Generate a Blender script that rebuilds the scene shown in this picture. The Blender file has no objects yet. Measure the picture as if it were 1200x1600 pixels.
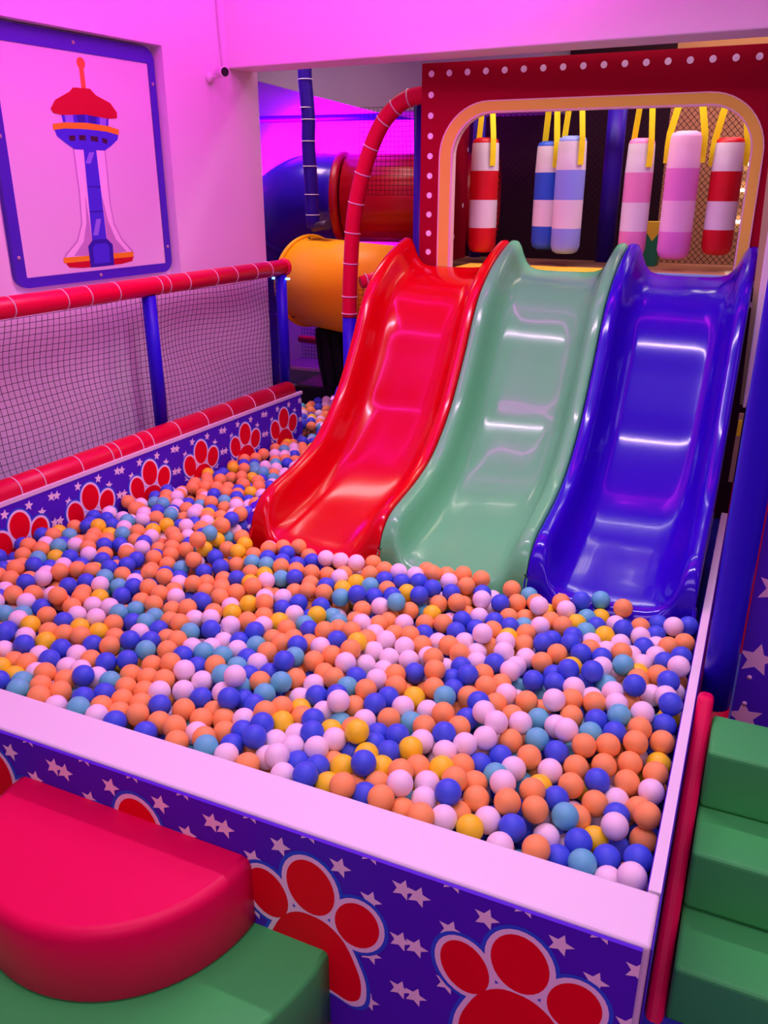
import bpy, bmesh, math, random
from mathutils import Vector, Matrix

# ------------------------------------------------------------------ scene, camera, light
S = bpy.context.scene
COL = S.collection
S.view_settings.view_transform = 'Standard'
S.view_settings.look = 'None'
S.view_settings.gamma = 1.0
S.view_settings.use_curve_mapping = False
S.view_settings.exposure = -0.12
try:
    S.cycles.use_denoising = True
    S.cycles.max_bounces = 8
    S.cycles.sample_clamp_indirect = 6.0
except Exception:
    pass

cam_d = bpy.data.cameras.new('camera')
cam_d.sensor_width = 36.0
cam_d.lens = 1300.0 / 1600.0 * 36.0
cam_d.clip_start = 0.02
cam = bpy.data.objects.new('camera', cam_d)
cam.location = (0, 0, 1.60)
cam.rotation_euler = (math.radians(90 - 21.56), 0, math.radians(24.18))
COL.objects.link(cam)
S.camera = cam

world = bpy.data.worlds.new('world')
S.world = world
world.use_nodes = True
world.node_tree.nodes['Background'].inputs[0].default_value = (0.55, 0.30, 0.6, 1)
world.node_tree.nodes['Background'].inputs[1].default_value = 0.05

CEIL = 2.75
def area(name, loc, sx, sy, power, color, target=None, spread=None):
    d = bpy.data.lights.new(name, 'AREA')
    d.shape = 'RECTANGLE'; d.size = sx; d.size_y = sy
    d.energy = power; d.color = color
    if spread: d.spread = spread
    o = bpy.data.objects.new(name, d)
    o.location = loc
    if target is not None:
        o.rotation_euler = (Vector(target) - Vector(loc)).to_track_quat('-Z', 'Y').to_euler()
    COL.objects.link(o)
    return o
WHITE = (0.95, 0.55, 1.0)
MAG = (1.0, 0.03, 0.90)
SP = math.radians(160)
area('ceiling_light_lamp', (-0.75, 2.34, CEIL - 0.075), 1.5, 0.04, 15, (0.98, 0.64, 1.0), spread=math.radians(128))
area('hall_light_lamp', (-0.6, 0.75, CEIL - 0.05), 2.0, 0.5, 15.5, WHITE, spread=math.radians(140))
area('hall_light_lamp', (0.2, -1.0, CEIL - 0.05), 1.6, 0.5, 18, (0.95, 0.60, 1.0), spread=SP)
area('hall_light_lamp', (1.2, 1.5, CEIL - 0.05), 0.6, 1.6, 8, WHITE, spread=SP)
area('led_strip_lamp', (-0.9, 3.08, CEIL - 0.08), 2.6, 0.05, 16, MAG, (-1.2, 3.45, 2.3))
area('led_strip_lamp', (-2.10, 2.2, CEIL - 0.08), 0.05, 2.6, 12, MAG, (-2.4, 2.2, 2.1))
area('back_room_lamp', (-3.6, 4.75, 1.65), 0.5, 0.3, 34, (1.0, 0.0, 0.95), (-2.5, 5.5, 1.45), spread=math.radians(85))
area('back_fill_lamp', (-2.55, 4.15, 2.68), 0.8, 0.3, 10, (1.0, 0.62, 0.62), spread=math.radians(110))  # unseen fill light added to lift the tubes in the back room
area('violet_lamp', (-3.45, 5.05, 1.75), 0.3, 0.3, 50, (0.28, 0.0, 1.0), (-2.6, 5.0, 2.25), spread=math.radians(80))
area('play_fill_lamp', (-0.7, 3.74, 2.25), 1.3, 0.06, 9, (1.0, 0.82, 0.80), (-0.7, 3.92, 1.5))  # unseen fill added behind the panel top to brighten bags and straps
area('play_back_lamp', (-0.2, 4.6, 2.60), 0.8, 0.3, 8, (1.0, 0.80, 0.62), (-0.1, 5.0, 1.4))

# ------------------------------------------------------------------ materials
def lin(c):
    c = c / 255.0
    return c / 12.92 if c <= 0.04045 else ((c + 0.055) / 1.055) ** 2.4
def mat(name, rgb, rough=0.5, spec=0.4, coat=0.0, bump=0.0, bscale=40.0, emit=None, estr=0.0, vary=0.0):
    m = bpy.data.materials.new(name)
    m.use_nodes = True
    nt = m.node_tree
    b = nt.nodes['Principled BSDF']
    c = (lin(rgb[0]), lin(rgb[1]), lin(rgb[2]), 1)
    b.inputs['Base Color'].default_value = c
    b.inputs['Roughness'].default_value = rough
    b.inputs['Specular IOR Level'].default_value = spec
    if coat:
        b.inputs['Coat Weight'].default_value = coat
        b.inputs['Coat Roughness'].default_value = 0.04
    tc = nt.nodes.new('ShaderNodeTexCoord')
    if bump:
        n = nt.nodes.new('ShaderNodeTexNoise')
        n.inputs['Scale'].default_value = bscale
        n.inputs['Detail'].default_value = 3
        nt.links.new(tc.outputs['Object'], n.inputs['Vector'])
        bp = nt.nodes.new('ShaderNodeBump')
        bp.inputs['Strength'].default_value = bump
        bp.inputs['Distance'].default_value = 0.01
        nt.links.new(n.outputs['Fac'], bp.inputs['Height'])
        nt.links.new(bp.outputs['Normal'], b.inputs['Normal'])
    if vary:
        n2 = nt.nodes.new('ShaderNodeTexNoise')
        n2.inputs['Scale'].default_value = 3.0
        n2.inputs['Detail'].default_value = 4
        nt.links.new(tc.outputs['Object'], n2.inputs['Vector'])
        mx = nt.nodes.new('ShaderNodeMix'); mx.data_type = 'RGBA'
        mx.inputs[6].default_value = tuple(v * (1 - vary) for v in c[:3]) + (1,)
        mx.inputs[7].default_value = tuple(min(1, v * (1 + vary)) for v in c[:3]) + (1,)
        nt.links.new(n2.outputs['Fac'], mx.inputs[0])
        nt.links.new(mx.outputs[2], b.inputs['Base Color'])
    if emit:
        b.inputs['Emission Color'].default_value = (emit[0], emit[1], emit[2], 1)
        b.inputs['Emission Strength'].default_value = estr
    return m
M = {}
def D(k, *a, **kw): M[k] = mat(k, *a, **kw)
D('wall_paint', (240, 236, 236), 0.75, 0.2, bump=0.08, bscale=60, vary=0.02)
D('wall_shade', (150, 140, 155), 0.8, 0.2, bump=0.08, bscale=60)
D('floor_mat', (150, 30, 120), 0.6, 0.3, vary=0.05)
D('blue_mat', (40, 50, 170), 0.6, 0.3)
D('white_vinyl', (232, 230, 230), 0.42, 0.4, bump=0.03, bscale=15)
D('navy_print', (82, 34, 200), 0.45, 0.15, bump=0.02, bscale=20)
D('print_red', (240, 0, 34), 0.5, 0.1)
D('print_white', (250, 242, 246), 0.45, 0.25)
D('print_blue', (46, 92, 226), 0.45, 0.2)
D('red_vinyl', (226, 0, 78), 0.42, 0.22, bump=0.10, bscale=14)
D('red_pad', (222, 0, 56), 0.34, 0.3, bump=0.03, bscale=25)
D('red_rail', (232, 0, 60), 0.35, 0.3)
D('blue_pad', (38, 10, 205), 0.4, 0.25, bump=0.05, bscale=20)
D('dark_blue_pad', (44, 14, 150), 0.4, 0.25, bump=0.05, bscale=20)
D('green_foam', (70, 192, 92), 0.5, 0.2, bump=0.05, bscale=12)
D('cable_tie', (235, 225, 225), 0.4, 0.4)
D('net_cord', (18, 14, 22), 0.8, 0.2)
D('slide_red', (200, 0, 12), 0.16, 0.3, coat=0.1)
D('slide_green', (100, 204, 128), 0.16, 0.3, coat=0.1)
D('slide_blue', (42, 4, 184), 0.14, 0.30, coat=0.12)
D('panel_red', (160, 0, 36), 0.55, 0.1)
D('trim_tan', (242, 220, 84), 0.5, 0.2)
D('trim_edge', (238, 205, 200), 0.5, 0.3)
D('bag_white', (228, 222, 226), 0.45, 0.4, bump=0.06, bscale=18)
D('bag_red', (205, 10, 28), 0.42, 0.4, bump=0.06, bscale=18)
D('bag_blue', (42, 92, 205), 0.42, 0.4, bump=0.06, bscale=18)
D('bag_sky', (138, 160, 235), 0.42, 0.4, bump=0.06, bscale=18)
D('bag_pink', (228, 138, 190), 0.42, 0.4, bump=0.06, bscale=18)
D('bag_rose', (226, 126, 205), 0.42, 0.4, bump=0.06, bscale=18)
D('bag_pale', (238, 190, 222), 0.42, 0.4, bump=0.06, bscale=18)
D('strap_yellow', (248, 236, 24), 0.6, 0.3)
D('mat_yellow', (248, 218, 58), 0.5, 0.3)
D('dark_tan', (120, 85, 60), 0.6, 0.3)
D('mat_tan_gloss', (190, 140, 110), 0.15, 0.5)
D('mat_blue', (45, 95, 200), 0.3, 0.4)
D('mat_sky', (90, 150, 215), 0.3, 0.4)
D('block_green', (40, 140, 90), 0.5, 0.3)
D('curtain_dark', (48, 26, 34), 0.85, 0.1, vary=0.2)
D('back_tan', (190, 140, 95), 0.8, 0.2, vary=0.1)
D('tube_red', (172, 2, 26), 0.35, 0.4)
D('tube_blue', (48, 20, 190), 0.22, 0.5, coat=0.3)
D('tube_yellow', (250, 182, 10), 0.42, 0.2)
D('dark_support', (24, 24, 32), 0.7, 0.2)
D('grey_green', (100, 140, 130), 0.6, 0.3)
D('ledge_edge', (200, 200, 205), 0.6, 0.3)
D('poster_blue', (72, 44, 188), 0.45, 0.4)
D('poster_white', (236, 230, 234), 0.5, 0.3)
D('t_red', (200, 14, 40), 0.5, 0.3)
D('t_blue', (74, 62, 220), 0.5, 0.3)
D('t_blue_dark', (52, 40, 170), 0.5, 0.3)
D('t_yellow', (245, 190, 30), 0.5, 0.3)
D('t_orange', (238, 130, 60), 0.5, 0.3)
D('t_lilac', (200, 170, 205), 0.5, 0.3)
D('t_dark', (70, 30, 60), 0.5, 0.3)
D('t_glass', (150, 140, 240), 0.4, 0.4)
D('bolt', (190, 175, 170), 0.4, 0.5)
D('black_plastic', (14, 14, 16), 0.35, 0.5)
D('camera_white', (235, 232, 230), 0.4, 0.4)
D('cable_white', (215, 205, 210), 0.6, 0.3)
D('olive_edge', (178, 160, 118), 0.6, 0.3)
D('light_blue_trim', (110, 150, 220), 0.5, 0.3)
D('pipe_grey', (60, 45, 70), 0.5, 0.4)
D('led_magenta', (255, 60, 240), 0.5, 0.0, emit=(1.0, 0.02, 0.9), estr=9.0)
D('led_blue', (120, 160, 255), 0.5, 0.0, emit=(0.15, 0.35, 1.0), estr=5.0)
D('lamp_white', (255, 250, 255), 0.5, 0.0, emit=(1.0, 0.93, 1.0), estr=9.0)
D('lamp_warm', (255, 240, 220), 0.5, 0.0, emit=(1.0, 0.9, 0.75), estr=4.0)
BALLM = {
 'o': mat('ball_orange', (252, 176, 96), 0.45, 0.25),
 'b': mat('ball_blue', (66, 96, 220), 0.42, 0.3),
 'p': mat('ball_pink', (244, 232, 232), 0.42, 0.35),
 't': mat('ball_teal', (102, 205, 208), 0.40, 0.35),
 'y': mat('ball_yellow', (250, 228, 40), 0.40, 0.35),
}

# ------------------------------------------------------------------ mesh building
class MB:
    """collects geometry with several materials into one mesh"""
    def __init__(s): s.v = []; s.f = []; s.m = []; s.mats = []; s.sm = []
    def mi(s, m):
        if m not in s.mats: s.mats.append(m)
        return s.mats.index(m)
    def add(s, vs, fs, m, smooth=False):
        b = len(s.v); k = s.mi(m)
        s.v += [tuple(p) for p in vs]
        for f in fs:
            s.f.append([b + i for i in f]); s.m.append(k); s.sm.append(smooth)
        return s
    def box(s, lo, hi, m):
        x0, y0, z0 = lo; x1, y1, z1 = hi
        vs = [(x0,y0,z0),(x1,y0,z0),(x1,y1,z0),(x0,y1,z0),(x0,y0,z1),(x1,y0,z1),(x1,y1,z1),(x0,y1,z1)]
        return s.add(vs, [(3,2,1,0),(4,5,6,7),(0,1,5,4),(1,2,6,5),(2,3,7,6),(3,0,4,7)], m)
    def hexa(s, bot, top, m):
        """box from four bottom and four top corners"""
        return s.add(list(bot) + list(top), [(3,2,1,0),(4,5,6,7),(0,1,5,4),(1,2,6,5),(2,3,7,6),(3,0,4,7)], m)
    def prism(s, pts, o, u, w, n, t, m, m_side=None):
        """flat outline pts (u,w) extruded by t along n, front face at +t"""
        o, u, w, n = Vector(o), Vector(u), Vector(w), Vector(n)
        k = len(pts)
        ar = sum(pts[i][0]*pts[(i+1)%k][1]-pts[(i+1)%k][0]*pts[i][1] for i in range(k))
        if (ar < 0) == (u.cross(w).dot(n) > 0): pts = pts[::-1]
        a = [o + u*p[0] + w*p[1] for p in pts]
        b = [p + n*t for p in a]
        vs = a + b
        s.add(vs, [tuple(range(k, 2*k))], m)
        s.add(vs, [tuple(range(k))[::-1]] + [(i, (i+1)%k, k+(i+1)%k, k+i) for i in range(k)], m_side or m)
        return s
    def tube(s, pts, r, m, n=10, caps=True, closed=False):
        pts = [Vector(p) for p in pts]; k = len(pts)
        rr = r if isinstance(r, (list, tuple)) else [r]*k
        ring = []; up = None
        for i, p in enumerate(pts):
            a = pts[(i-1) % k] if (closed or i > 0) else p
            c = pts[(i+1) % k] if (closed or i < k-1) else p
            t = (c - a).normalized()
            if up is None:
                up = Vector((0,0,1)) if abs(t.z) < 0.9 else Vector((1,0,0))
            x = t.cross(up).normalized(); y = x.cross(t).normalized(); up = y
            ring.append([p + (x*math.cos(2*math.pi*j/n) + y*math.sin(2*math.pi*j/n))*rr[i] for j in range(n)])
        vs = [q for g in ring for q in g]; fs = []
        for i in range(k if closed else k-1):
            i2 = (i+1) % k
            for j in range(n):
                fs.append((i*n+j, i*n+(j+1)%n, i2*n+(j+1)%n, i2*n+j))
        s.add(vs, fs, m, True)
        if caps and not closed:
            s.add(ring[0], [tuple(range(n))[::-1]], m); s.add(ring[-1], [tuple(range(n))], m)
        return s
    def lathe(s, prof, o, m, n=28, axis=(0,0,1), mats=None):
        """prof = (radius, height) along axis from o; mats = one material per profile step"""
        a = Vector(axis).normalized(); o = Vector(o)
        x = a.orthogonal().normalized(); y = a.cross(x)
        vs = []
        for r, h in prof:
            for j in range(n):
                t = 2*math.pi*j/n
                vs.append(o + a*h + (x*math.cos(t) + y*math.sin(t))*max(r, 1e-5))
        for i in range(len(prof)-1):
            fs = [(i*n+j, i*n+(j+1)%n, (i+1)*n+(j+1)%n, (i+1)*n+j) for j in range(n)]
            b = len(s.v)
            s.add(vs if False else [vs[q] for f in fs for q in f], [(4*q,4*q+1,4*q+2,4*q+3) for q in range(n)], mats[i] if mats else m, True)
        return s
    def build(s, name, parent=None, bevel=0.0, seg=3, sub=0, merge=True, solid=0.0):
        me = bpy.data.meshes.new(name)
        off = Vector((0,0,0))
        p = parent
        while p is not None: off += p.location; p = p.parent
        if parent is None and getattr(s, 'origin', None): off = Vector(s.origin)
        me.from_pydata([tuple(Vector(q) - off) for q in s.v], [], s.f)
        for m in s.mats: me.materials.append(M[m] if isinstance(m, str) else m)
        me.polygons.foreach_set('material_index', s.m)
        me.polygons.foreach_set('use_smooth', s.sm)
        if merge:
            bm = bmesh.new(); bm.from_mesh(me)
            bmesh.ops.remove_doubles(bm, verts=bm.verts, dist=1e-5)
            bm.to_mesh(me); bm.free()
        me.update()
        o = bpy.data.objects.new(name, me)
        COL.objects.link(o)
        if parent is not None: o.parent = parent
        elif getattr(s, 'origin', None): o.location = s.origin
        if solid:
            md = o.modifiers.new('solid', 'SOLIDIFY'); md.thickness = solid; md.offset = -1
        if bevel:
            md = o.modifiers.new('bevel', 'BEVEL'); md.width = bevel; md.segments = seg
            md.limit_method = 'ANGLE'; md.angle_limit = math.radians(40)
        if sub:
            md = o.modifiers.new('sub', 'SUBSURF'); md.levels = sub; md.render_levels = sub
        return o

def tag(o, label, cat, group=None, kind=None):
    o['label'] = label; o['category'] = cat
    if group: o['group'] = group
    if kind: o['kind'] = kind
    return o
def thing(name, label, cat, loc, group=None):
    o = bpy.data.objects.new(name, None)
    o.empty_display_size = 0.1
    o.location = loc
    COL.objects.link(o)
    return tag(o, label, cat, group)
def struct(o):
    o['kind'] = 'structure'; return o
def circ(cx, cy, r, n=20, ry=None, rot=0.0):
    ry = ry or r
    out = []
    for i in range(n):
        t = 2*math.pi*i/n
        x, y = r*math.cos(t), ry*math.sin(t)
        out.append((cx + x*math.cos(rot) - y*math.sin(rot), cy + x*math.sin(rot) + y*math.cos(rot)))
    return out
def spline(pts, n):
    """Catmull-Rom through pts"""
    out = []
    k = len(pts)
    for i in range(k-1):
        p0, p1, p2, p3 = [Vector(pts[max(0, min(k-1, j))]) for j in (i-1, i, i+1, i+2)]
        for q in range(n):
            t = q/n
            out.append(0.5*((2*p1) + (p2-p0)*t + (2*p0-5*p1+4*p2-p3)*t*t + (3*p1-p0-3*p2+p3)*t**3))
    out.append(Vector(pts[-1]))
    return out

# ------------------------------------------------------------------ room
A = math.radians(5.5)
WN = Vector((math.cos(A), -math.sin(A), 0))           # left wall, facing the pit
WD = Vector((math.sin(A), math.cos(A), 0))
WP = Vector((-2.3185, 3.481, 0))
def wl(s, z, off=0.0):
    p = WP + WD*s + WN*off
    return (p.x, p.y, z)

b = MB(); b.box((-4.2, -2.2, -0.1), (2.6, 6.2, 0.0), 'floor_mat'); struct(b.build('floor'))
b = MB(); b.box((-4.2, -2.2, CEIL), (2.6, 6.2, CEIL+0.1), 'wall_paint'); struct(b.build('ceiling'))
# left wall with the niche for the framed board
b = MB()
S0, S1, N0, N1, Z0, Z1 = -5.7, 0.212, -1.262, -0.402, 1.218, 2.112
T = -0.30
def quad(a, c, m='wall_paint'): b.add(a, [(0,1,2,3)], m)
def face(s0, s1, z0, z1, off=0.0):
    b.add([wl(s0,z0,off), wl(s1,z0,off), wl(s1,z1,off), wl(s0,z1,off)], [(0,1,2,3)], 'wall_paint')
face(S0, N0, 0, CEIL); face(N1, S1, 0, CEIL); face(N0, N1, 0, Z0); face(N0, N1, Z1, CEIL)
face(N0, N1, Z0, Z1, -0.065)
for (s0, z0, s1, z1) in ((N0,Z0,N1,Z0),(N1,Z0,N1,Z1),(N1,Z1,N0,Z1),(N0,Z1,N0,Z0)):
    b.add([wl(s0,z0), wl(s1,z1), wl(s1,z1,-0.065), wl(s0,z0,-0.065)], [(0,1,2,3)], 'wall_paint')
face(S0, S1, 0, CEIL, T)
b.add([wl(S1,0), wl(S1,0,T), wl(S1,CEIL,T), wl(S1,CEIL)], [(0,1,2,3)], 'wall_paint')
struct(b.build('wall_left'))
# concrete beam across the room
u = Vector((math.cos(math.radians(3.4)), -math.sin(math.radians(3.4)), 0)); v = Vector((u.y*-1, u.x, 0))
o0 = Vector((-2.36, 3.484, 0))
b = MB()
c4 = [o0, o0 + u*4.6, o0 + u*4.6 + v*0.178, o0 + v*0.178]
b.hexa([(p.x, p.y, 2.07) for p in c4], [(p.x, p.y, CEIL) for p in c4], 'wall_paint')
struct(b.build('ceiling_beam', bevel=0.006))
# far walls
b = MB(); b.box((-4.2, 5.5, 0), (2.6, 5.6, CEIL), 'wall_paint'); struct(b.build('wall_back'))
b = MB(); b.box((2.4, -2.2, 0), (2.5, 5.5, CEIL), 'wall_paint'); struct(b.build('wall_right'))
b = MB(); b.box((-4.2, -2.2, 0), (2.5, -2.1, CEIL), 'wall_paint'); struct(b.build('wall_front'))
b = MB(); b.box((-4.2, 3.4, 0), (-4.1, 5.5, CEIL), 'wall_paint'); struct(b.build('wall_side'))
# sloping soffit in the back room
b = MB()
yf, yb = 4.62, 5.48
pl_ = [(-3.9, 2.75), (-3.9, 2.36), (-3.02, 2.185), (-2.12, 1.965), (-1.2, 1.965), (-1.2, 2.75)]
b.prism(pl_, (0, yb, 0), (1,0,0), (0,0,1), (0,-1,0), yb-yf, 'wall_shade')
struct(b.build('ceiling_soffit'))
# pit floor
b = MB(); b.box((-2.45, 1.16, 0.0), (-0.036, 4.5, 0.24), 'blue_mat'); struct(b.build('floor_pit'))

# ceiling lamps and LED strips (seen as reflections in the slides)
t = thing('ceiling_light', 'long white tube light on ceiling over the pit', 'light', (-0.75, 2.34, CEIL))
MB().box((-1.55, 2.31, CEIL-0.03), (0.05, 2.37, CEIL-0.001), 'camera_white').build('housing', t)
MB().tube([(-1.5,2.34,CEIL-0.05), (0.0,2.34,CEIL-0.05)], 0.014, 'lamp_white', 10).build('light_tube', t)
for nm, p, q, lb in (('led_strip', (-2.15,3.30,CEIL-0.03), (0.55,3.16,CEIL-0.03), 'magenta light strip at the ceiling along the beam'),
                     ('led_strip', (-2.15,3.30,CEIL-0.03), (-2.36,1.0,CEIL-0.03), 'magenta light strip at the ceiling along the left wall'),
                     ('led_strip', (0.55,3.16,CEIL-0.03), (0.55,0.8,CEIL-0.03), 'magenta light strip at the ceiling above the stairs')):
    tag(MB().tube([p, q], 0.013, 'led_magenta', 8).build(nm), lb, 'light strip', 'magenta ceiling light strips')

# ------------------------------------------------------------------ printed star and paw pattern
def star(cx, cy, r, rot=0.0):
    return [(cx + (r if i % 2 == 0 else r*0.46)*math.sin(rot + math.pi*i/5),
             cy + (r if i % 2 == 0 else r*0.46)*math.cos(rot + math.pi*i/5)) for i in range(10)]
def clip_poly(poly, u0, u1, w0, w1):
    for ax, lim, sgn in ((0,u0,1),(0,u1,-1),(1,w0,1),(1,w1,-1)):
        out = []
        for i in range(len(poly)):
            p, q = poly[i-1], poly[i]
            a, c = (p[ax]-lim)*sgn, (q[ax]-lim)*sgn
            if (a >= 0) != (c >= 0):
                t = a/(a-c); out.append((p[0]+(q[0]-p[0])*t, p[1]+(q[1]-p[1])*t))
            if c >= 0: out.append(q)
        poly = out
        if len(poly) < 3: return []
    return poly
def pattern(mb, o, u, w, n, u0, u1, w0, w1, x0, zc, sc, k0, k1):
    """stars and paw prints printed on a panel; x0 = one paw's middle toe, period 0.41*sc"""
    num = [0]
    def put(poly, m, lay):
        num[0] += 1
        lay = lay + (num[0] % 12)*0.07
        poly = clip_poly(poly, u0, u1, w0, w1)
        if len(poly) >= 3:
            mb.add([Vector(o) + Vector(u)*p[0] + Vector(w)*p[1] + Vector(n)*(0.0004*lay) for p in (poly if ccw(poly, u, w, n) else poly[::-1])],
                   [tuple(range(len(poly)))], m)
    def ccw(p, u, w, n):
        ar = sum(p[i][0]*p[(i+1)%len(p)][1]-p[(i+1)%len(p)][0]*p[i][1] for i in range(len(p)))
        return (ar > 0) == (Vector(u).cross(Vector(w)).dot(Vector(n)) > 0)
    toes = [(0,0,0.052,0.066,0.10), (0.098,-0.052,0.046,0.056,-0.25), (-0.098,-0.054,0.045,0.060,0.30)]
    pad = [(-0.105,-0.205),(-0.098,-0.165),(-0.07,-0.105),(-0.035,-0.075),(0.0,-0.070),(0.035,-0.078),(0.07,-0.108),(0.096,-0.165),(0.105,-0.205),
           (0.10,-0.245),(0.075,-0.262),(0.04,-0.252),(0.0,-0.248),(-0.04,-0.252),(-0.075,-0.262),(-0.10,-0.245)]
    pad = [(p.x, p.y) for p in spline([(q[0], q[1], 0) for q in pad + pad[:1]], 3)][:-1]
    pc = (0.0, -0.17)
    for k in range(k0, k1):
        cx = x0 + k*0.41*sc
        for st in ((0.064,0.076),(-0.064,0.076),(0.126,0.022),(-0.128,0.02),(0.125,-0.114),(-0.131,-0.113),(0.12,-0.24),(-0.12,-0.24),
                   (0.190,0.076),(0.220,0.072),(0.186,-0.05),(0.218,-0.052),(0.186,-0.174),(0.218,-0.177)):
            put(star(cx+st[0]*sc, zc+st[1]*sc, 0.0245*sc, 0.25), 'print_white', 1)
        for st in (-0.127, 0.0, 0.126):
            put(star(cx+st*sc, zc+0.132*sc, 0.0245*sc, 0.1), 'print_white', 1)
        for lay, m, g in ((2, 'print_blue', 0.019), (3, 'print_white', 0.011), (4, 'print_red', 0.0)):
            for tx, tz, rx, rz, ro in toes:
                put(circ(cx+tx*sc, zc+tz*sc, (rx+g)*sc, 28, (rz+g)*sc, ro), m, lay)
            gg = 1 + g/0.10
            put([(cx+(pc[0]+(x-pc[0])*gg)*sc, zc+(pc[1]+(y-pc[1])*gg)*sc) for x, y in pad], m, lay)

# ------------------------------------------------------------------ ball pit walls
ZT = 0.475
t = thing('pit_wall', 'low padded front wall of ball pit with wide white ledge and paw print face', 'ball pit wall', (-1.2, 1.11, 0), 'walls of the ball pit')
MB().box((-2.5, 1.058, 0), (-0.012, 1.176, ZT), 'white_vinyl').build('white_ledge', t, bevel=0.007)
b = MB(); b.box((-2.49, 1.0500, 0.002), (-0.0235, 1.0575, ZT-0.005), 'navy_print')
pattern(b, (0,1.0500,0), (1,0,0), (0,0,1), (0,-1,0), -2.49, -0.0235, 0.004, ZT-0.005, -0.215, 0.350, 1.0, -5, 1)
b.build('printed_face', t, merge=False)
# right wall of the pit: a thin board
t = thing('pit_wall', 'thin white topped right wall of the ball pit running back along the green steps', 'ball pit wall', (-0.022, 2.1, 0), 'walls of the ball pit')
MB().box((-0.0325, 1.178, 0), (-0.0115, 3.10, ZT), 'white_vinyl').build('board', t)
b = MB(); b.box((-0.0345, 1.18, 0.002), (-0.0327, 3.09, ZT-0.006), 'navy_print'); b.box((-0.0113, 1.06, 0.002), (-0.0095, 3.09, ZT-0.006), 'navy_print')
for k in range(15):
    y = 1.24 + 0.126*k
    for x, n in ((-0.0345,-1), (-0.0095,1)):
        b.add([(x+n*0.0004,y-0.014,ZT-0.004), (x+n*0.0004,y+0.014,ZT-0.004), (x+n*0.0004,y,ZT-0.03)], [(0,1,2) if n>0 else (2,1,0)], 'print_white')
b.build('printed_face', t, merge=False)
# left wall of the pit: padded, with the paw print face
PA = math.atan2(0.12, 1.8)
PD = Vector((math.sin(PA), math.cos(PA), 0)); PN = Vector((math.cos(PA), -math.sin(PA), 0))
PP = Vector((-2.19, 1.805, 0))
def lp(s, z, off=0.0):
    p = PP + PD*s + PN*off
    return (p.x, p.y, z)
LT = 0.622
t = thing('pit_wall', 'padded left wall of the ball pit under the net fence with red top roll and paw prints', 'ball pit wall', lp(0.8, 0), 'walls of the ball pit')
b = MB(); b.hexa([lp(-0.75,0,-0.008), lp(1.80,0,-0.008), lp(1.80,0,-0.135), lp(-0.75,0,-0.135)],
                 [lp(-0.75,LT,-0.008), lp(1.80,LT,-0.008), lp(1.80,LT,-0.135), lp(-0.75,LT,-0.135)], 'dark_blue_pad')
b.build('body', t, bevel=0.006)
b = MB(); b.hexa([lp(-0.74,0.002,0), lp(1.79,0.002,0), lp(1.79,0.002,-0.0078), lp(-0.74,0.002,-0.0078)],
                 [lp(-0.74,LT-0.012,0), lp(1.79,LT-0.012,0), lp(1.79,LT-0.012,-0.0078), lp(-0.74,LT-0.012,-0.0078)], 'navy_print')
pattern(b, (PP.x,PP.y,0), PD, (0,0,1), PN, -0.74, 1.79, 0.01, LT-0.012, 1.000, 0.523, 0.765, -6, 4)
b.build('printed_face', t, merge=False)
b = MB(); b.hexa([lp(-0.75,LT-0.012,0.002), lp(1.80,LT-0.012,0.002), lp(1.80,LT-0.012,-0.010), lp(-0.75,LT-0.012,-0.010)],
                 [lp(-0.75,LT+0.002,0.002), lp(1.80,LT+0.002,0.002), lp(1.80,LT+0.002,-0.010), lp(-0.75,LT+0.002,-0.010)], 'white_vinyl')
b.build('white_edge', t)
b = MB(); b.tube([lp(-0.72,LT+0.006,-0.058), lp(1.76,LT+0.006,-0.058)], 0.047, 'red_pad', 16); rr = b.build('red_roll', t)
def ties(parent, pts, r, name='cable_tie', rad=0.0022, tilt=0.0):
    for p, d in pts:
        p = Vector(p); d = Vector(d).normalized()
        if tilt: d = (d + Vector((0,0,tilt))).normalized()
        x = d.orthogonal().normalized(); y = d.cross(x)
        MB().tube([p + (x*math.cos(2*math.pi*i/18) + y*math.sin(2*math.pi*i/18))*(r+0.0008) for i in range(18)], rad, 'cable_tie', 5, closed=True).build(name, parent)
ties(rr, [(lp(s, LT+0.006, -0.058), PD) for s in (0.0,0.10,0.20,0.37,0.52,0.56,0.68,0.74,0.90,1.08,1.25,1.42,1.58)], 0.047)

# ------------------------------------------------------------------ net fence on the left wall
OFF = -0.115
t = thing('net_fence', 'black net fence with red padded rail and blue posts on left pit wall', 'fence', lp(0.8, LT, OFF))
RZ = 1.218
rail = MB().tube([lp(-0.75,RZ,OFF), lp(1.845,RZ,OFF)], 0.036, 'red_rail', 18).build('top_rail', t)
MB().lathe([(0.0,-0.004),(0.038,-0.004),(0.042,0.006),(0.042,0.014),(0.030,0.024),(0.0,0.026)], lp(1.845,RZ,OFF), 'red_rail', 18, PD).build('rail_end', t)
ties(rail, [(lp(s, RZ, OFF), PD) for s in (-0.30,-0.10,0.245,0.47,0.58,0.72,0.95,1.00,1.12,1.30,1.44,1.59,1.71)], 0.036, tilt=0.12)
for s in (0.902, 1.822):
    p = MB().tube([lp(s,LT+0.004,OFF), lp(s,RZ-0.034,OFF)], 0.028, 'blue_pad', 16).build('post', t)
for s in (-0.15,):
    MB().tube([lp(s-0.25,LT+0.004,OFF), lp(s-0.25,RZ-0.034,OFF)], 0.028, 'blue_pad', 16).build('post', t)
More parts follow.
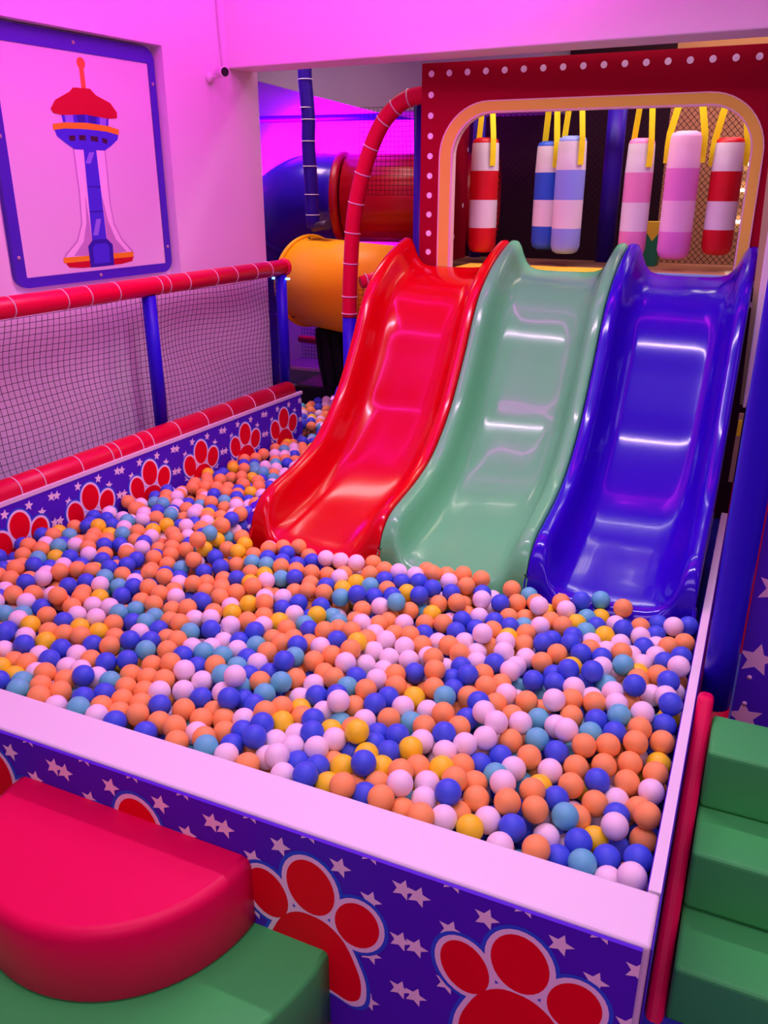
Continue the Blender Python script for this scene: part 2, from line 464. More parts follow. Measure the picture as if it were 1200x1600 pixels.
def net_panel(name, parent, fn, nu, nv, r=0.0011, sub=1, m='net_cord', diamond=False):
    """fn(a, b) in 0..1 gives the point; cords along both directions"""
    b = MB()
    if not diamond:
        for i in range(nu+1):
            b.tube([fn(i/nu, j/(nv*sub)) for j in range(nv*sub+1)], r, m, 3, caps=False)
        for j in range(nv+1):
            b.tube([fn(i/(nu*sub), j/nv) for i in range(nu*sub+1)], r, m, 3, caps=False)
    else:
        for sg in (1, -1):
            for k in range(-nv, nu+1) if sg == 1 else range(0, nu+nv+1):
                line = []
                for j in range(nv+1):
                    i = k + sg*j
                    if 0 <= i <= nu: line.append(fn(i/nu, j/nv))
                if len(line) > 1: b.tube(line, r, m, 3, caps=False)
    return b.build(name, parent, merge=False)
def fence_fn(s0, s1, amp, ph):
    def fn(a, c):
        s = s0 + (s1-s0)*a
        bul = amp*math.sin(math.pi*a)**0.7*math.sin(math.pi*min(1, max(0, c)))*(0.6+0.5*math.sin(3.1*a+ph)+0.3*math.sin(7*c+5*a+ph))
        sag = -0.012*math.sin(math.pi*a)*c + 0.006*math.sin(9*a+ph)*math.sin(6*c)
        z = LT + 0.03 + (RZ-0.03-LT-0.03)*c + sag
        return lp(s + 0.012*math.sin(math.pi*c)*math.sin(math.pi*a), z, OFF - 0.055*bul)
    return fn
net_panel('net', t, fence_fn(-0.38, 0.878, 1.0, 0.4), 50, 23)
net_panel('net', t, fence_fn(0.926, 1.80, 1.3, 2.2), 35, 23)

# ------------------------------------------------------------------ framed board in the niche
t = thing('wall_board', 'blue framed board with a printed toy tower set in the pink wall', 'wall board', wl(-0.80, 1.245, -0.06))
O = wl(0, 0, -0.064)
def rrect(x0, x1, z0, z1, r, n=6):
    out = []
    for cx, cz, a0 in ((x1-r,z1-r,0),(x0+r,z1-r,90),(x0+r,z0+r,180),(x1-r,z0+r,270)):
        for i in range(n+1):
            a = math.radians(a0 + 90*i/n); out.append((cx+r*math.cos(a), cz+r*math.sin(a)))
    return out
fo = rrect(-1.207, -0.410, 1.242, 2.105, 0.05); fi = rrect(-1.163, -0.447, 1.278, 2.046, 0.004)
b = MB()
k = len(fo); O_ = Vector(O)
P3 = lambda p, h: O_ + WD*p[0] + Vector((0,0,p[1])) + WN*h
vs = [P3(p,0.022) for p in fo] + [P3(p,0.022) for p in fi] + [P3(p,0) for p in fo]
b.add(vs, [(i,(i+1)%k,k+(i+1)%k,k+i) for i in range(k)] + [(i,2*k+i,2*k+(i+1)%k,(i+1)%k) for i in range(k)], 'poster_blue')
bm_ = b.build('frame', t)
b = MB(); b.prism(fi, O, WD, (0,0,1), WN, 0.0195, 'poster_white')
def pz(name, lay, m): b.add([P3(p, 0.0195+0.0004*lay) for p in (TW[name] if tcw(TW[name]) else TW[name][::-1])], [tuple(range(len(TW[name])))], m)
def tcw(p):
    ar = sum(p[i][0]*p[(i+1)%len(p)][1]-p[(i+1)%len(p)][0]*p[i][1] for i in range(len(p)))
    return (ar > 0) == (WD.cross(Vector((0,0,1))).dot(WN) > 0)
TW = {
'mast':[(-0.800,1.920),(-0.800,2.000),(-0.795,2.012),(-0.783,2.012),(-0.778,2.000),(-0.778,1.920)],
'knob':circ(-0.789,2.012,0.020,14),
'cap':[(-0.955,1.850),(-0.930,1.880),(-0.860,1.912),(-0.840,1.928),(-0.760,1.930),(-0.735,1.910),(-0.667,1.888),(-0.637,1.856),(-0.640,1.836),(-0.690,1.832),(-0.800,1.840),(-0.905,1.832),(-0.945,1.836)],
'cabin':[(-0.912,1.850),(-0.680,1.850),(-0.690,1.800),(-0.905,1.800)],
'win1':[(-0.896,1.842),(-0.857,1.845),(-0.856,1.806),(-0.893,1.805)],'win2':[(-0.839,1.845),(-0.800,1.846),(-0.800,1.806),(-0.838,1.806)],
'win3':[(-0.784,1.846),(-0.743,1.845),(-0.748,1.806),(-0.785,1.806)],'win4':[(-0.728,1.845),(-0.693,1.842),(-0.700,1.805),(-0.732,1.806)],
'bowl':[(-0.952,1.790),(-0.640,1.787),(-0.648,1.760),(-0.685,1.736),(-0.720,1.718),(-0.868,1.718),(-0.905,1.737),(-0.942,1.760)],
'ring':[(-0.955,1.800),(-0.902,1.808),(-0.796,1.812),(-0.690,1.806),(-0.636,1.796),(-0.640,1.776),(-0.706,1.786),(-0.799,1.790),(-0.905,1.787),(-0.955,1.780)],
'port1':[(-0.888,1.764),(-0.858,1.766),(-0.860,1.748),(-0.886,1.746)],'port2':[(-0.840,1.768),(-0.808,1.769),(-0.810,1.751),(-0.840,1.750)],
'port3':[(-0.785,1.768),(-0.748,1.766),(-0.750,1.748),(-0.785,1.750)],'port4':[(-0.728,1.764),(-0.702,1.758),(-0.706,1.742),(-0.728,1.746)],
'shaft':[(-0.870,1.720),(-0.723,1.720),(-0.727,1.521),(-0.718,1.448),(-0.686,1.386),(-0.634,1.335),(-0.638,1.320),(-0.984,1.320),(-0.970,1.345),(-0.909,1.390),(-0.876,1.454),(-0.868,1.569)],
'shade1':[(-0.845,1.560),(-0.835,1.335),(-0.935,1.340),(-0.880,1.390),(-0.855,1.460)],
'shade2':[(-0.762,1.560),(-0.762,1.335),(-0.665,1.340),(-0.715,1.390),(-0.745,1.460)],
'strip':[(-0.826,1.720),(-0.764,1.720),(-0.764,1.390),(-0.838,1.390)],
'glass1':[(-0.800,1.710),(-0.775,1.710),(-0.800,1.670),(-0.825,1.670)],'glass2':[(-0.805,1.470),(-0.780,1.470),(-0.805,1.410),(-0.830,1.410)],
'line1':[(-0.830,1.590),(-0.764,1.590),(-0.764,1.585),(-0.830,1.585)],'line2':[(-0.834,1.500),(-0.764,1.500),(-0.764,1.495),(-0.834,1.495)],
'outl':[(-0.876,1.722),(-0.717,1.722),(-0.721,1.521),(-0.712,1.450),(-0.681,1.391),(-0.626,1.338),(-0.630,1.318),(-0.990,1.318),(-0.976,1.349),(-0.914,1.394),(-0.882,1.456),(-0.874,1.569)],
'yellow':[(-0.988,1.337),(-0.629,1.337),(-0.629,1.317),(-0.988,1.317)],
'base':[(-0.979,1.317),(-0.629,1.317),(-0.640,1.300),(-0.700,1.293),(-0.900,1.293),(-0.965,1.300)],
'door':[(-0.862,1.371),(-0.835,1.394),(-0.762,1.394),(-0.736,1.371),(-0.740,1.292),(-0.862,1.292)],
'dg':[(-0.840,1.366),(-0.825,1.378),(-0.772,1.378),(-0.757,1.366),(-0.760,1.304),(-0.842,1.304)]}
for n_, lay, m_ in (('mast',1,'t_orange'),('knob',2,'t_orange'),('outl',1,'t_lilac'),('shaft',1.5,'print_white'),('shade1',2,'t_lilac'),('shade2',2,'t_lilac'),('strip',3,'t_blue'),('glass1',4,'t_glass'),('glass2',4,'t_glass'),
                    ('line1',4,'t_blue_dark'),('line2',4,'t_blue_dark'),('yellow',3,'t_yellow'),('base',3,'t_red'),('door',4,'t_blue_dark'),('dg',5,'t_blue'),
                    ('cabin',2,'t_blue'),('win1',3,'t_glass'),('win2',3,'t_blue_dark'),('win3',3,'t_blue_dark'),('win4',3,'t_glass'),('cap',4,'t_red'),('bowl',3,'t_blue'),('ring',4,'t_yellow'),
                    ('port1',4,'t_dark'),('port2',4,'t_dark'),('port3',4,'t_dark'),('port4',4,'t_dark')):
    pz(n_, lay, m_)
pr = b.build('printed_panel', t, merge=False)
pr['label'] = 'white panel printed with a red capped blue and white tower'
for s, z in ((-1.185,1.35),(-0.428,1.973),(-0.428,1.345),(-0.816,1.260),(-0.816,2.076),(-1.185,1.75)):
    MB().lathe([(0.007,0),(0.007,0.002),(0.004,0.004),(0,0.004)], P3((s,z),0.022), 'bolt', 10, WN).build('bolt', bm_)

# security camera and its cable
t = thing('security_camera', 'small white bullet camera on pink wall under the beam', 'camera', wl(-0.13, 2.03, 0))
MB().lathe([(0,0),(0.022,0),(0.022,0.012),(0.012,0.018),(0,0.018)], wl(-0.13,2.022,0.0), 'camera_white', 14, WN).build('base', t)
MB().tube([wl(-0.13,2.022,0.015), wl(-0.10,2.030,0.035), wl(-0.085,2.040,0.045)], 0.006, 'camera_white', 8).build('bracket', t)
cd_ = Vector((0.42, -0.25, -0.03)).normalized()
c0 = Vector(wl(-0.105, 2.043, 0.035))
bd = MB().lathe([(0,0),(0.017,0),(0.020,0.006),(0.020,0.055),(0.022,0.056),(0.022,0.064),(0.018,0.064)], c0, 'camera_white', 18, cd_).build('body', t)
MB().lathe([(0.0195,0.0615),(0.0,0.0615)], c0, 'black_plastic', 18, cd_).build('lens', bd)
t = tag(MB().tube([wl(-0.055,2.749,0.006), wl(-0.055,2.45,0.006), wl(-0.050,2.20,0.006), wl(-0.040,2.08,0.006), wl(-0.06,2.04,0.03)], 0.004, 'cable_white', 6).tube(
    [wl(-0.02,2.749,0.008), wl(-0.01,2.40,0.008), wl(0.03,2.36,0.05), wl(0.03,2.46,0.06), wl(-0.02,2.50,0.02), wl(-0.02,2.40,0.01)], 0.0025, 'cable_white', 5).build('cable'),
    'thin white cable running down the wall corner to the small camera', 'cable')

# ------------------------------------------------------------------ slides
RAILC = [(3.600,1.376),(3.52,1.355),(3.42,1.322),(3.31,1.272),(3.20,1.198),(3.13,1.115),(3.06,1.012),(2.98,0.905),(2.90,0.812),(2.80,0.730),(2.69,0.668),(2.56,0.630),(2.43,0.608),(2.35,0.592),(2.30,0.562),(2.266,0.505),(2.250,0.39)]
FLOORC = [(3.600,1.258),(3.54,1.250),(3.44,1.225),(3.36,1.185),(3.28,1.12),(3.22,1.05),(3.15,0.945),(3.07,0.835),(2.99,0.735),(2.87,0.635),(2.75,0.565),(2.60,0.515),(2.45,0.488),(2.35,0.472),(2.28,0.46),(2.24,0.448),(2.215,0.42)]
RC = [(p.x, p.y) for p in spline([(a, c, 0) for a, c in RAILC], 5)]
FC = [(p.x, p.y) for p in spline([(a, c, 0) for a, c in FLOORC], 5)]
def slide(name, x0, x1, m, label, left_drop, right_drop):
    w = x1 - x0
    half = [(0.0,0.55),(0.0,0.90),(0.003,0.965),(0.010,0.995),(0.020,1.0),(0.032,0.985),(0.042,0.93),(0.052,0.80),(0.063,0.55),(0.078,0.28),(0.098,0.10),(0.125,0.025),(0.16,0.0),(0.20,-0.005)]
    prof = [(x0 + a, g) for a, g in half] + [((x0+x1)/2, -0.008)] + [(x1 - a, g) for a, g in half[::-1]]
    if left_drop: prof = [(x0, -0.5), (x0, 0.1)] + prof
    if right_drop: prof = prof + [(x1, 0.1), (x1, -0.5)]
    vs = []; fs = []
    n = len(prof)
    for (ry, rz), (fy, fz) in zip(RC, FC):
        for x, g in prof:
            vs.append((x, fy + (ry-fy)*g, fz + (rz-fz)*g))
    for i in range(len(RC)-1):
        for j in range(n-1):
            fs.append((i*n+j, (i+1)*n+j, (i+1)*n+j+1, i*n+j+1))
    b = MB(); b.add(vs, fs, m, True); b.origin = ((x0+x1)/2, 2.22, 0.24)
    o = b.build(name, None, solid=0.006)
    # leg rails under the chute keep it standing on the pit floor
    return tag(o, label, 'slide', 'wavy slides into the ball pit')
slide('slide', -1.522, -1.033, 'slide_red', 'glossy red slide, nearest the net fence', True, False)
slide('slide', -1.030, -0.541, 'slide_green', 'glossy pale green slide between the red and blue ones', False, False)
slide('slide', -0.538, -0.052, 'slide_blue', 'glossy deep blue slide beside the right wall of the pit', False, True)
# starry padded side board under the red slide's outer edge
b = MB()
pts = [(ry, rz - 0.045) for (ry, rz) in RC if ry < 2.98]
for i in range(len(pts)-1):
    (ya, za), (yb, zb) = pts[i], pts[i+1]
    xs = (-1.542 - 0.035*min(1, max(0, (2.9-ya)/0.6)), -1.5265)
    b.add([(xs[0],ya,za-0.012),(xs[1],ya,za),(xs[1],yb,zb),(xs[0],yb,zb-0.012)], [(0,1,2,3)], 'navy_print')
    b.add([(xs[0],ya,za-0.012),(xs[0],yb,zb-0.012),(xs[0],yb,0.241),(xs[0],ya,0.241)], [(0,1,2,3)], 'navy_print')
    b.add([(xs[1],yb,zb),(xs[1],ya,za),(xs[1],ya,0.241),(xs[1],yb,0.241)], [(0,1,2,3)], 'navy_print')
for k in range(0, len(pts)-5, 5):
    (ya, za), (yb, zb) = pts[k+1], pts[k+4]
    d = Vector((0, yb-ya, zb-za)).normalized(); c = Vector((-1.540, (ya+yb)/2, (za+zb)/2 - 0.004))
    e = Vector((1, 0, 0.2)).normalized(); nn = e.cross(d)
    if nn.z < 0: nn = -nn
    sp = [c + e*q[0] + d*q[1] + nn*0.004 for q in star(0, 0, 0.012, 0.4*k)]
    fn_ = (sp[1]-sp[0]).cross(sp[2]-sp[1])
    b.add(sp, [tuple(range(10))], 'print_white')
tag(b.build('side_board', merge=False), 'narrow starry blue board along the outer edge of red slide', 'board')

# ------------------------------------------------------------------ red play frame panel with its opening
t = thing('play_panel', 'red panel with white dots and tan trimmed opening behind the slides', 'play panel', (-0.6, 3.63, 0.0))
YP = 3.62
op_o = rrect(-1.366, -0.090, 0.9, 1.915, 0.215, 12); op_i = rrect(-1.304, -0.136, 0.9, 1.868, 0.165, 12)
def open_top(p):                                        # keep the outline above the sill
    return [(x, max(z, 1.250)) for x, z in p]
op_o = open_top(op_o); op_i = open_top(op_i)
k = len(op_o)
outer = []
X0, X1, ZB, ZTOP = -1.452, 0.26, 1.250, 2.062
for x, z in op_o:                                       # project outline radially to the panel's rectangle
    cx, cz = -0.728, 1.55
    dx, dz = x-cx, z-cz
    f = min((X1-cx)/dx if dx > 1e-6 else 1e9, (X0-cx)/dx if dx < -1e-6 else 1e9, (ZTOP-cz)/dz if dz > 1e-6 else 1e9, (ZB-cz)/dz if dz < -1e-6 else 1e9)
    outer.append((cx+dx*f, cz+dz*f))
b = MB()
def ringface(a, c, y, m, flip=False):
    vs = [(x,y,z) for x,z in a] + [(x,y,z) for x,z in c]
    n = len(a)
    b.add(vs, [(i,(i+1)%n,n+(i+1)%n,n+i) if not flip else (n+i,n+(i+1)%n,(i+1)%n,i) for i in range(n)], m)
# panel as a filled ring (corners added as triangles)
ringface(op_o, outer, YP, 'panel_red'); ringface(op_o, outer, YP+0.03, 'panel_red', True)
for cxn, czn in ((X1,ZTOP),(X0,ZTOP),(X1,ZB),(X0,ZB)):
    best = None
    for i in range(k):
        p, q = outer[i], outer[(i+1)%k]
        on = lambda r_: (abs(r_[0]-cxn) < 1e-6, abs(r_[1]-czn) < 1e-6)
        if (on(p)[0] and on(q)[1]) or (on(p)[1] and on(q)[0]):
            for y in (YP, YP+0.03):
                b.add([(p[0],y,p[1]), (q[0],y,q[1]), (cxn,y,czn)], [(0,1,2)], 'panel_red')
b.box((X0, YP+0.001, ZB), (X0+0.004, YP+0.029, ZTOP), 'panel_red')
b.box((X0, YP+0.001, ZTOP-0.004), (X1, YP+0.029, ZTOP), 'panel_red')
for x in [-1.409 + 0.0785*i for i in range(21)]:
    b.add([(q[0], YP-0.0006, q[1]) for q in circ(x, 2.022, 0.0125, 16)], [tuple(range(16))], 'print_white')
for i in range(1, 11):
    b.add([(q[0], YP-0.0006, q[1]) for q in circ(-1.409, 2.022-0.0785*i, 0.0125, 16)], [tuple(range(16))], 'print_white')
    b.add([(q[0], YP-0.0006, q[1]) for q in circ(-0.045, 1.943-0.0785*i, 0.0125, 16)], [tuple(range(16))], 'print_white')
b.build('panel', t, merge=False)
b = MB()
mid_o = [(x + (-0.728-x)*0.008, z) for x, z in op_o]
vs = []
def ring_at(a, y): return [(x, y, z) for x, z in a]
def mixp(a, c, f): return [(p[0]+(q[0]-p[0])*f, p[1]+(q[1]-p[1])*f) for p, q in zip(a, c)]
R0, R1, R2, R3 = op_o, mixp(op_o, op_i, 0.10), mixp(op_o, op_i, 0.86), op_i
ringface(R1, R0, YP-0.008, 'trim_edge'); ringface(R2, R1, YP-0.0085, 'trim_tan'); ringface(R3, R2, YP-0.008, 'trim_edge')
n = k
b.add(ring_at(op_o, YP-0.008) + ring_at(op_o, YP), [(i,(i+1)%n,n+(i+1)%n,n+i) for i in range(n)], 'trim_edge')
b.add(ring_at(op_i, YP-0.008) + ring_at(op_i, YP+0.034), [(n+i,n+(i+1)%n,(i+1)%n,i) for i in range(n)], 'trim_edge')
b.build('opening_trim', t, merge=False)
# dark sheet added under the platform to keep the gap beside the slide dark
tag(MB().box((-1.45, 3.66, 0.0), (0.2, 3.70, 1.20), 'curtain_dark').build('gap_backing'), 'added dark backing below the platform behind the slides', 'board')

# platform behind the panel
t = thing('platform', 'raised play platform with coloured floor mats behind the red panel', 'platform', (-0.6, 3.95, 0))
MB().box((-1.47, 3.71, 0.0), (0.25, 4.26, 1.20), 'curtain_dark').build('base', t)
for x0, x1, y0, y1, m, nm in ((-1.30,-0.625,3.655,3.88,'mat_yellow','yellow_mat'), (-0.62,-0.50,3.655,3.97,'mat_blue','blue_mat'), (-0.495,-0.10,3.655,3.76,'mat_sky','sky_blue_mat'),
                          (-1.46,-0.625,3.885,4.25,'dark_tan','dark_mat'), (-0.62,0.2,3.975,4.25,'back_tan','tan_mat'), (-0.495,0.2,3.765,3.97,'mat_tan_gloss','glossy_tan_mat')):
    MB().box((x0,y0,1.2005), (x1,y1,1.252), m).build(nm, t, bevel=0.006)
# red side wall inside the opening
b = MB(); b.box((-1.44, 3.66, 1.2525), (-1.42, 4.16, 2.05), 'panel_red')
for y, z in ((3.80,1.62),(3.98,1.36),(3.80,1.32),(4.10,1.50),(4.15,1.75)):
    b.add([(-1.4195, y+q[0], z+q[1]) for q in circ(0,0,0.011,12)], [tuple(range(12))], 'print_white')
tag(b.build('side_wall', merge=False), 'dark red side panel inside the platform opening on the left', 'panel')

# punching bags
def bag(x, y, ztop, zbot, r, bands, rot, label, front=False):
    t = thing('punching_bag', label, 'punching bag', (x, y, zbot), 'hanging foam punching bags')
    h = ztop - zbot
    c = 0.10*h/0.49
    prof = [(0.0, 0.0), (r*0.62, 0.002), (r*0.88, 0.012), (r, 0.035)]
    mats = [bands[0]]*3
    cuts = [0.225*h, 0.47*h, 0.72*h, 0.955*h]
    for i, z in enumerate(cuts):
        prof += [(r, z)] if i < 3 else [(r*0.93, z)]
        mats.append(bands[i])
    prof += [(r*0.85, h*0.985), (r*0.55, h), (0, h)]
    mats += [bands[4]]*3
    MB().lathe(prof, (x,y,zbot), None, 28, (0,0,1), mats).build('body', t)
    za = 2.038
    for sgn in (-1, 1):
        dx, dy = math.cos(rot)*sgn, math.sin(rot)*sgn
        tx, ty = (1.0, 0.0) if front else (-math.sin(rot), math.cos(rot))
        wd = 0.0135
        path = [((r+0.003)*1.0, zbot+0.72*h+0.02), ((r+0.004)*1.0, ztop-0.055), (r*0.98+0.003, ztop-0.005), (r*(0.22 if front else 0.40), za)]
        b = MB(); vs = []
        for rad, z in path:
            vs += [(x+dx*rad+tx*wd, y+dy*rad+ty*wd, z), (x+dx*rad-tx*wd, y+dy*rad-ty*wd, z)]
        b.add(vs, [(2*i,2*i+1,2*i+3,2*i+2) for i in range(len(path)-1)], 'strap_yellow')
        b.build('strap', t, solid=0.003)
    return t
W_ = 'bag_white'
YB = 3.92
bag(-1.258, YB, 1.790, 1.298, 0.064, ['bag_red', W_, 'bag_red', W_, 'bag_red'], -0.75, 'red and white banded bag hanging leftmost in the opening')
bag(-0.972, YB+0.04, 1.772, 1.316, 0.060, ['bag_blue', W_, 'bag_blue', W_, 'bag_blue'], -0.9, 'royal blue and white banded bag hanging beside the sky blue one')
bag(-0.859, YB-0.03, 1.788, 1.306, 0.064, ['bag_sky', W_, 'bag_sky', W_, 'bag_sky'], -0.75, 'pale sky blue and white banded bag in middle of opening')
bag(-0.574, YB, 1.775, 1.300, 0.058, ['bag_pink', W_, 'bag_pink', W_, 'bag_pink'], -0.8, 'pink and white banded bag hanging above the zigzag block')
bag(-0.395, YB-0.03, 1.797, 1.299, 0.067, ['bag_rose', 'bag_pale', 'bag_rose', 'bag_pale', 'bag_pale'], -0.15, 'rose and pale pink banded bag, second from the right', True)
bag(-0.226, YB, 1.772, 1.318, 0.061, ['bag_red', W_, 'bag_red', W_, 'bag_red'], -0.2, 'red and white banded bag hanging rightmost against the tan wall', True)
tag(MB().tube([(-1.44,YB,2.035),(0.2,YB,2.035)], 0.016, 'dark_blue_pad', 10).build('hanging_bar'), 'dark blue bar the punching bags hang from, above the opening', 'bar')
# zigzag block
t = thing('foam_block', 'green foam block with yellow zigzag top standing on the platform', 'foam block', (-0.555, 4.08, 1.2525))
b = MB(); b.box((-0.635,4.04,1.2525), (-0.478,4.14,1.44), 'block_green')
zz = [(-0.635,1.44)] + [(-0.635+0.157*i/6, 1.375 if i % 2 == 0 else 1.405) for i in range(7)] + [(-0.478,1.44)]
b.add([(x,4.0395,z) for x,z in [(-0.635,1.44),(-0.635,1.385),(-0.609,1.36),(-0.583,1.395),(-0.557,1.36),(-0.531,1.395),(-0.505,1.36),(-0.478,1.395),(-0.478,1.44)]], [tuple(range(9))], 'mat_yellow')
b.add([(-0.635,4.0395,1.4405),(-0.478,4.0395,1.4405),(-0.478,4.14,1.4405),(-0.635,4.14,1.4405)], [(0,1,2,3)], 'mat_yellow')
b.build('body', t, merge=False)
# blue post and nets at the back of the platform
tag(MB().tube([(-0.735,4.20,1.2525),(-0.735,4.20,2.05)], 0.043, 'dark_blue_pad', 16).build('post'), 'dark blue padded post behind the punching bags', 'post')
tag(MB().tube([(-1.385,4.21,1.2525),(-1.385,4.21,2.05)], 0.030, 'dark_blue_pad', 16).build('post'), 'dark blue post just behind the leftmost red and white bag', 'post')
def flat_net(o, u, w, nu, nv, label, diamond=True, r=0.0014):
    o, u, w = Vector(o), Vector(u), Vector(w)
    nn = net_panel('net', None, lambda a, c: o + u*a + w*c + u.cross(w).normalized()*(0.012*math.sin(5*a+3*c)), nu, nv, r, 1, 'net_cord', diamond)
    return tag(nn, label, 'net')
flat_net((-1.40,4.278,1.20), (1.62,0,0), (0,0,0.86), 60, 30, 'black diamond net across the back of the platform')
b = MB(); b.box((-2.0, 5.2, 0), (-0.63, 5.26, 2.5), 'curtain_dark'); struct(b.build('wall_partition'))
b = MB(); b.box((-0.63, 5.2, 0), (1.2, 5.26, 2.5), 'back_tan'); struct(b.build('wall_partition'))
for z, lb in ((1.695,'upper'),(1.565,'middle'),(1.405,'lowest')):
    tag(MB().box((-0.235,5.16,z-0.008),(-0.17,5.199,z+0.008),'lamp_warm').build('wall_lamp'), lb + ' small bright lamp seen past the rightmost red and white bag', 'lamp', 'small lamps beyond the net')

# ------------------------------------------------------------------ climbing frame and tubes at the back left
t = thing('arch_pole', 'red padded pole arching over beside the red slide', 'padded pole', (-1.858, 3.72, 0.0))
ap = [(-1.856,0.99),(-1.850,1.158),(-1.829,1.422),(-1.793,1.59),(-1.743,1.73),(-1.683,1.842),(-1.615,1.91),(-1.548,1.945),(-1.47,1.955)]
sp = spline([(x, 3.72, z) for x, z in ap], 6)
rs = MB().tube(sp, 0.036, 'red_rail', 16).build('red_sleeve', t)
MB().tube([(-1.858,3.72,0.0),(-1.856,3.72,0.992)], 0.034, 'blue_pad', 16).build('blue_sleeve', t)
ties(rs, [(sp[i], sp[i+1]-sp[i]) for i in (1,4,8,11,15,20,25,31,36,42)], 0.036, rad=0.003)
tag(MB().tube([(-1.52,3.80,0.0),(-1.525,3.80,1.975)], 0.031, 'dark_blue_pad', 16).build('frame_post'), 'dark blue frame post at the left edge of the red dotted panel', 'post')
t = thing('side_rail', 'short red padded rail joined to the arched red pole', 'rail', (-1.83, 3.75, 1.15))
MB().tube([(-1.812,3.757,1.150),(-1.69,3.865,1.192)], 0.030, 'red_rail', 14).build('sleeve', t)
ties(t, [((-1.79,3.777,1.161), (0.205,0.185,0.065))], 0.030, rad=0.003)
flat_net((-1.82,3.79,1.55), (0.27,0,0), (0,0,0.37), 13, 18, 'black net between the arched red pole and the blue frame post', False, 0.0012)
flat_net((-1.835,3.785,0.60), (0.28,0,0), (0,0,0.56), 12, 24, 'black net beside red slide in front of the yellow tube', False, 0.0014)
# padded blue pole with elbow, horizontal pole
t = thing('hanging_pole', 'dark blue padded pole coming down from under the beam', 'padded pole', (-2.413,4.360,1.367))
pp = [(-2.419,4.360,2.617),(-2.419,4.360,2.152),(-2.413,4.360,2.046),(-2.405,4.360,1.920),(-2.410,4.360,1.794),(-2.401,4.360,1.600),(-2.395,4.360,1.367)]
MB().tube(spline(pp, 4), 0.038, 'dark_blue_pad', 14).build('sleeve', t)
ties(t, [((-2.415,4.360,2.114),(0,0,1)),((-2.411,4.360,1.978),(0,0,1)),((-2.405,4.360,1.920),(0,0,1)),((-2.409,4.360,1.813),(0,0,1)),((-2.405,4.360,1.687),(0,0,1)),((-2.399,4.360,1.542),(0,0,1)),((-2.396,4.360,1.435),(0,0,1))], 0.038, rad=0.002)
MB().tube([(-2.393,4.360,1.367),(-2.325,4.331,1.382),(-2.277,4.312,1.385)], 0.024, 'pipe_grey', 12).build('clamp', t)
tag(MB().tube([(-3.4,5.25,1.995),(-1.5,5.25,1.982)], 0.021, 'dark_blue_pad', 12).build('cross_pole'), 'thin blue horizontal pole near the magenta back wall', 'pole')
# red ribbed tube with flange
t = thing('crawl_tube', 'dark red ribbed crawl tube with bolted flange', 'tube', (-1.9, 4.62, 1.27))
Yt, Zt, Rt = 4.74, 1.515, 0.240
ax = Vector((0.985, 0.17, 0.0)).normalized(); f0 = Vector((-2.375, 4.74, 1.515))
n = 72; vs = []; fs = []
for i in range(2):
    for j in range(n):
        a = 2*math.pi*j/n; r = Rt*(1 + (0.018 if j % 3 == 0 else 0.0))
        p = f0 + ax*(0.03 + i*0.86) + Vector((-ax.y, ax.x, 0))*r*math.cos(a) + Vector((0,0,1))*r*math.sin(a)
        vs.append(p)
fs = [(j,(j+1)%n,n+(j+1)%n,n+j) for j in range(n)]
MB().add(vs, fs, 'tube_red', True).build('ribbed_wall', t, solid=0.006)
fl = MB().lathe([(Rt-0.03,0),(Rt+0.012,0),(Rt+0.018,0.01),(Rt+0.018,0.035),(Rt+0.010,0.045),(Rt-0.03,0.045)], f0 - ax*0.03, 'tube_red', 40, ax).build('flange', t)
for k_ in range(10):
    a = 2*math.pi*k_/10 + 0.2
    MB().lathe([(0.011,0),(0.011,0.004),(0,0.006)], f0 - ax*0.03 + (Vector((-ax.y,ax.x,0))*math.cos(a) + Vector((0,0,1))*math.sin(a))*(Rt-0.006), 'bolt', 8, -ax).build('bolt', fl)
# blue tube slide
t = thing('tube_slide', 'dark blue enclosed tube slide curving down from the red tube', 'tube slide', (-2.9, 4.75, 0.2))
bp_ = spline([tuple(f0 - ax*0.032), tuple(f0 - ax*0.24), (-2.86,4.78,1.40), (-3.10,4.93,1.16), (-3.28,5.08,0.86), (-3.36,5.10,0.55), (-3.38,5.10,0.26)], 6)
MB().tube(bp_, 0.236, 'tube_blue', 36, caps=False).build('tube_shell', t, solid=0.006)
for i in (12, 24):
    d = (bp_[i+1]-bp_[i-1]).normalized()
    MB().lathe([(0.225,-0.02),(0.250,-0.02),(0.256,-0.012),(0.256,0.012),(0.250,0.02),(0.225,0.02)], bp_[i], 'tube_blue', 40, d).build('joint_flange', t)
# yellow tube
t = thing('crawl_tube', 'yellow crawl tube mouth behind the arched red pole', 'tube', (-2.2, 4.2, 0.8))
y0_, y1_ = Vector((-2.47, 4.44, 1.062)), Vector((-1.56, 4.10, 1.035))
d = (y1_-y0_).normalized()
L_ = (y1_-y0_).length
MB().lathe([(0.250,0.004),(0.246,0.0),(0.246,L_),(0.250,L_),(0.250,0.004)], y0_, 'tube_yellow', 44, d).build('tube_shell', t)
MB().lathe([(0.249,-0.012),(0.262,-0.012),(0.266,0),(0.262,0.014),(0.251,0.014)], y0_, 'tube_yellow', 44, d).build('flange', t)
for a in (0.5, 1.0, 1.6, 2.3, 2.9):
    x = d.orthogonal().normalized(); y = d.cross(x)
    MB().lathe([(0.008,0),(0.008,0.004),(0,0.006)], y0_ + d*0.05 + (x*math.cos(a*2) + y*math.sin(a*2))*0.251, 'pipe_grey', 8, x*math.cos(a*2)+y*math.sin(a*2)).build('bolt', t)
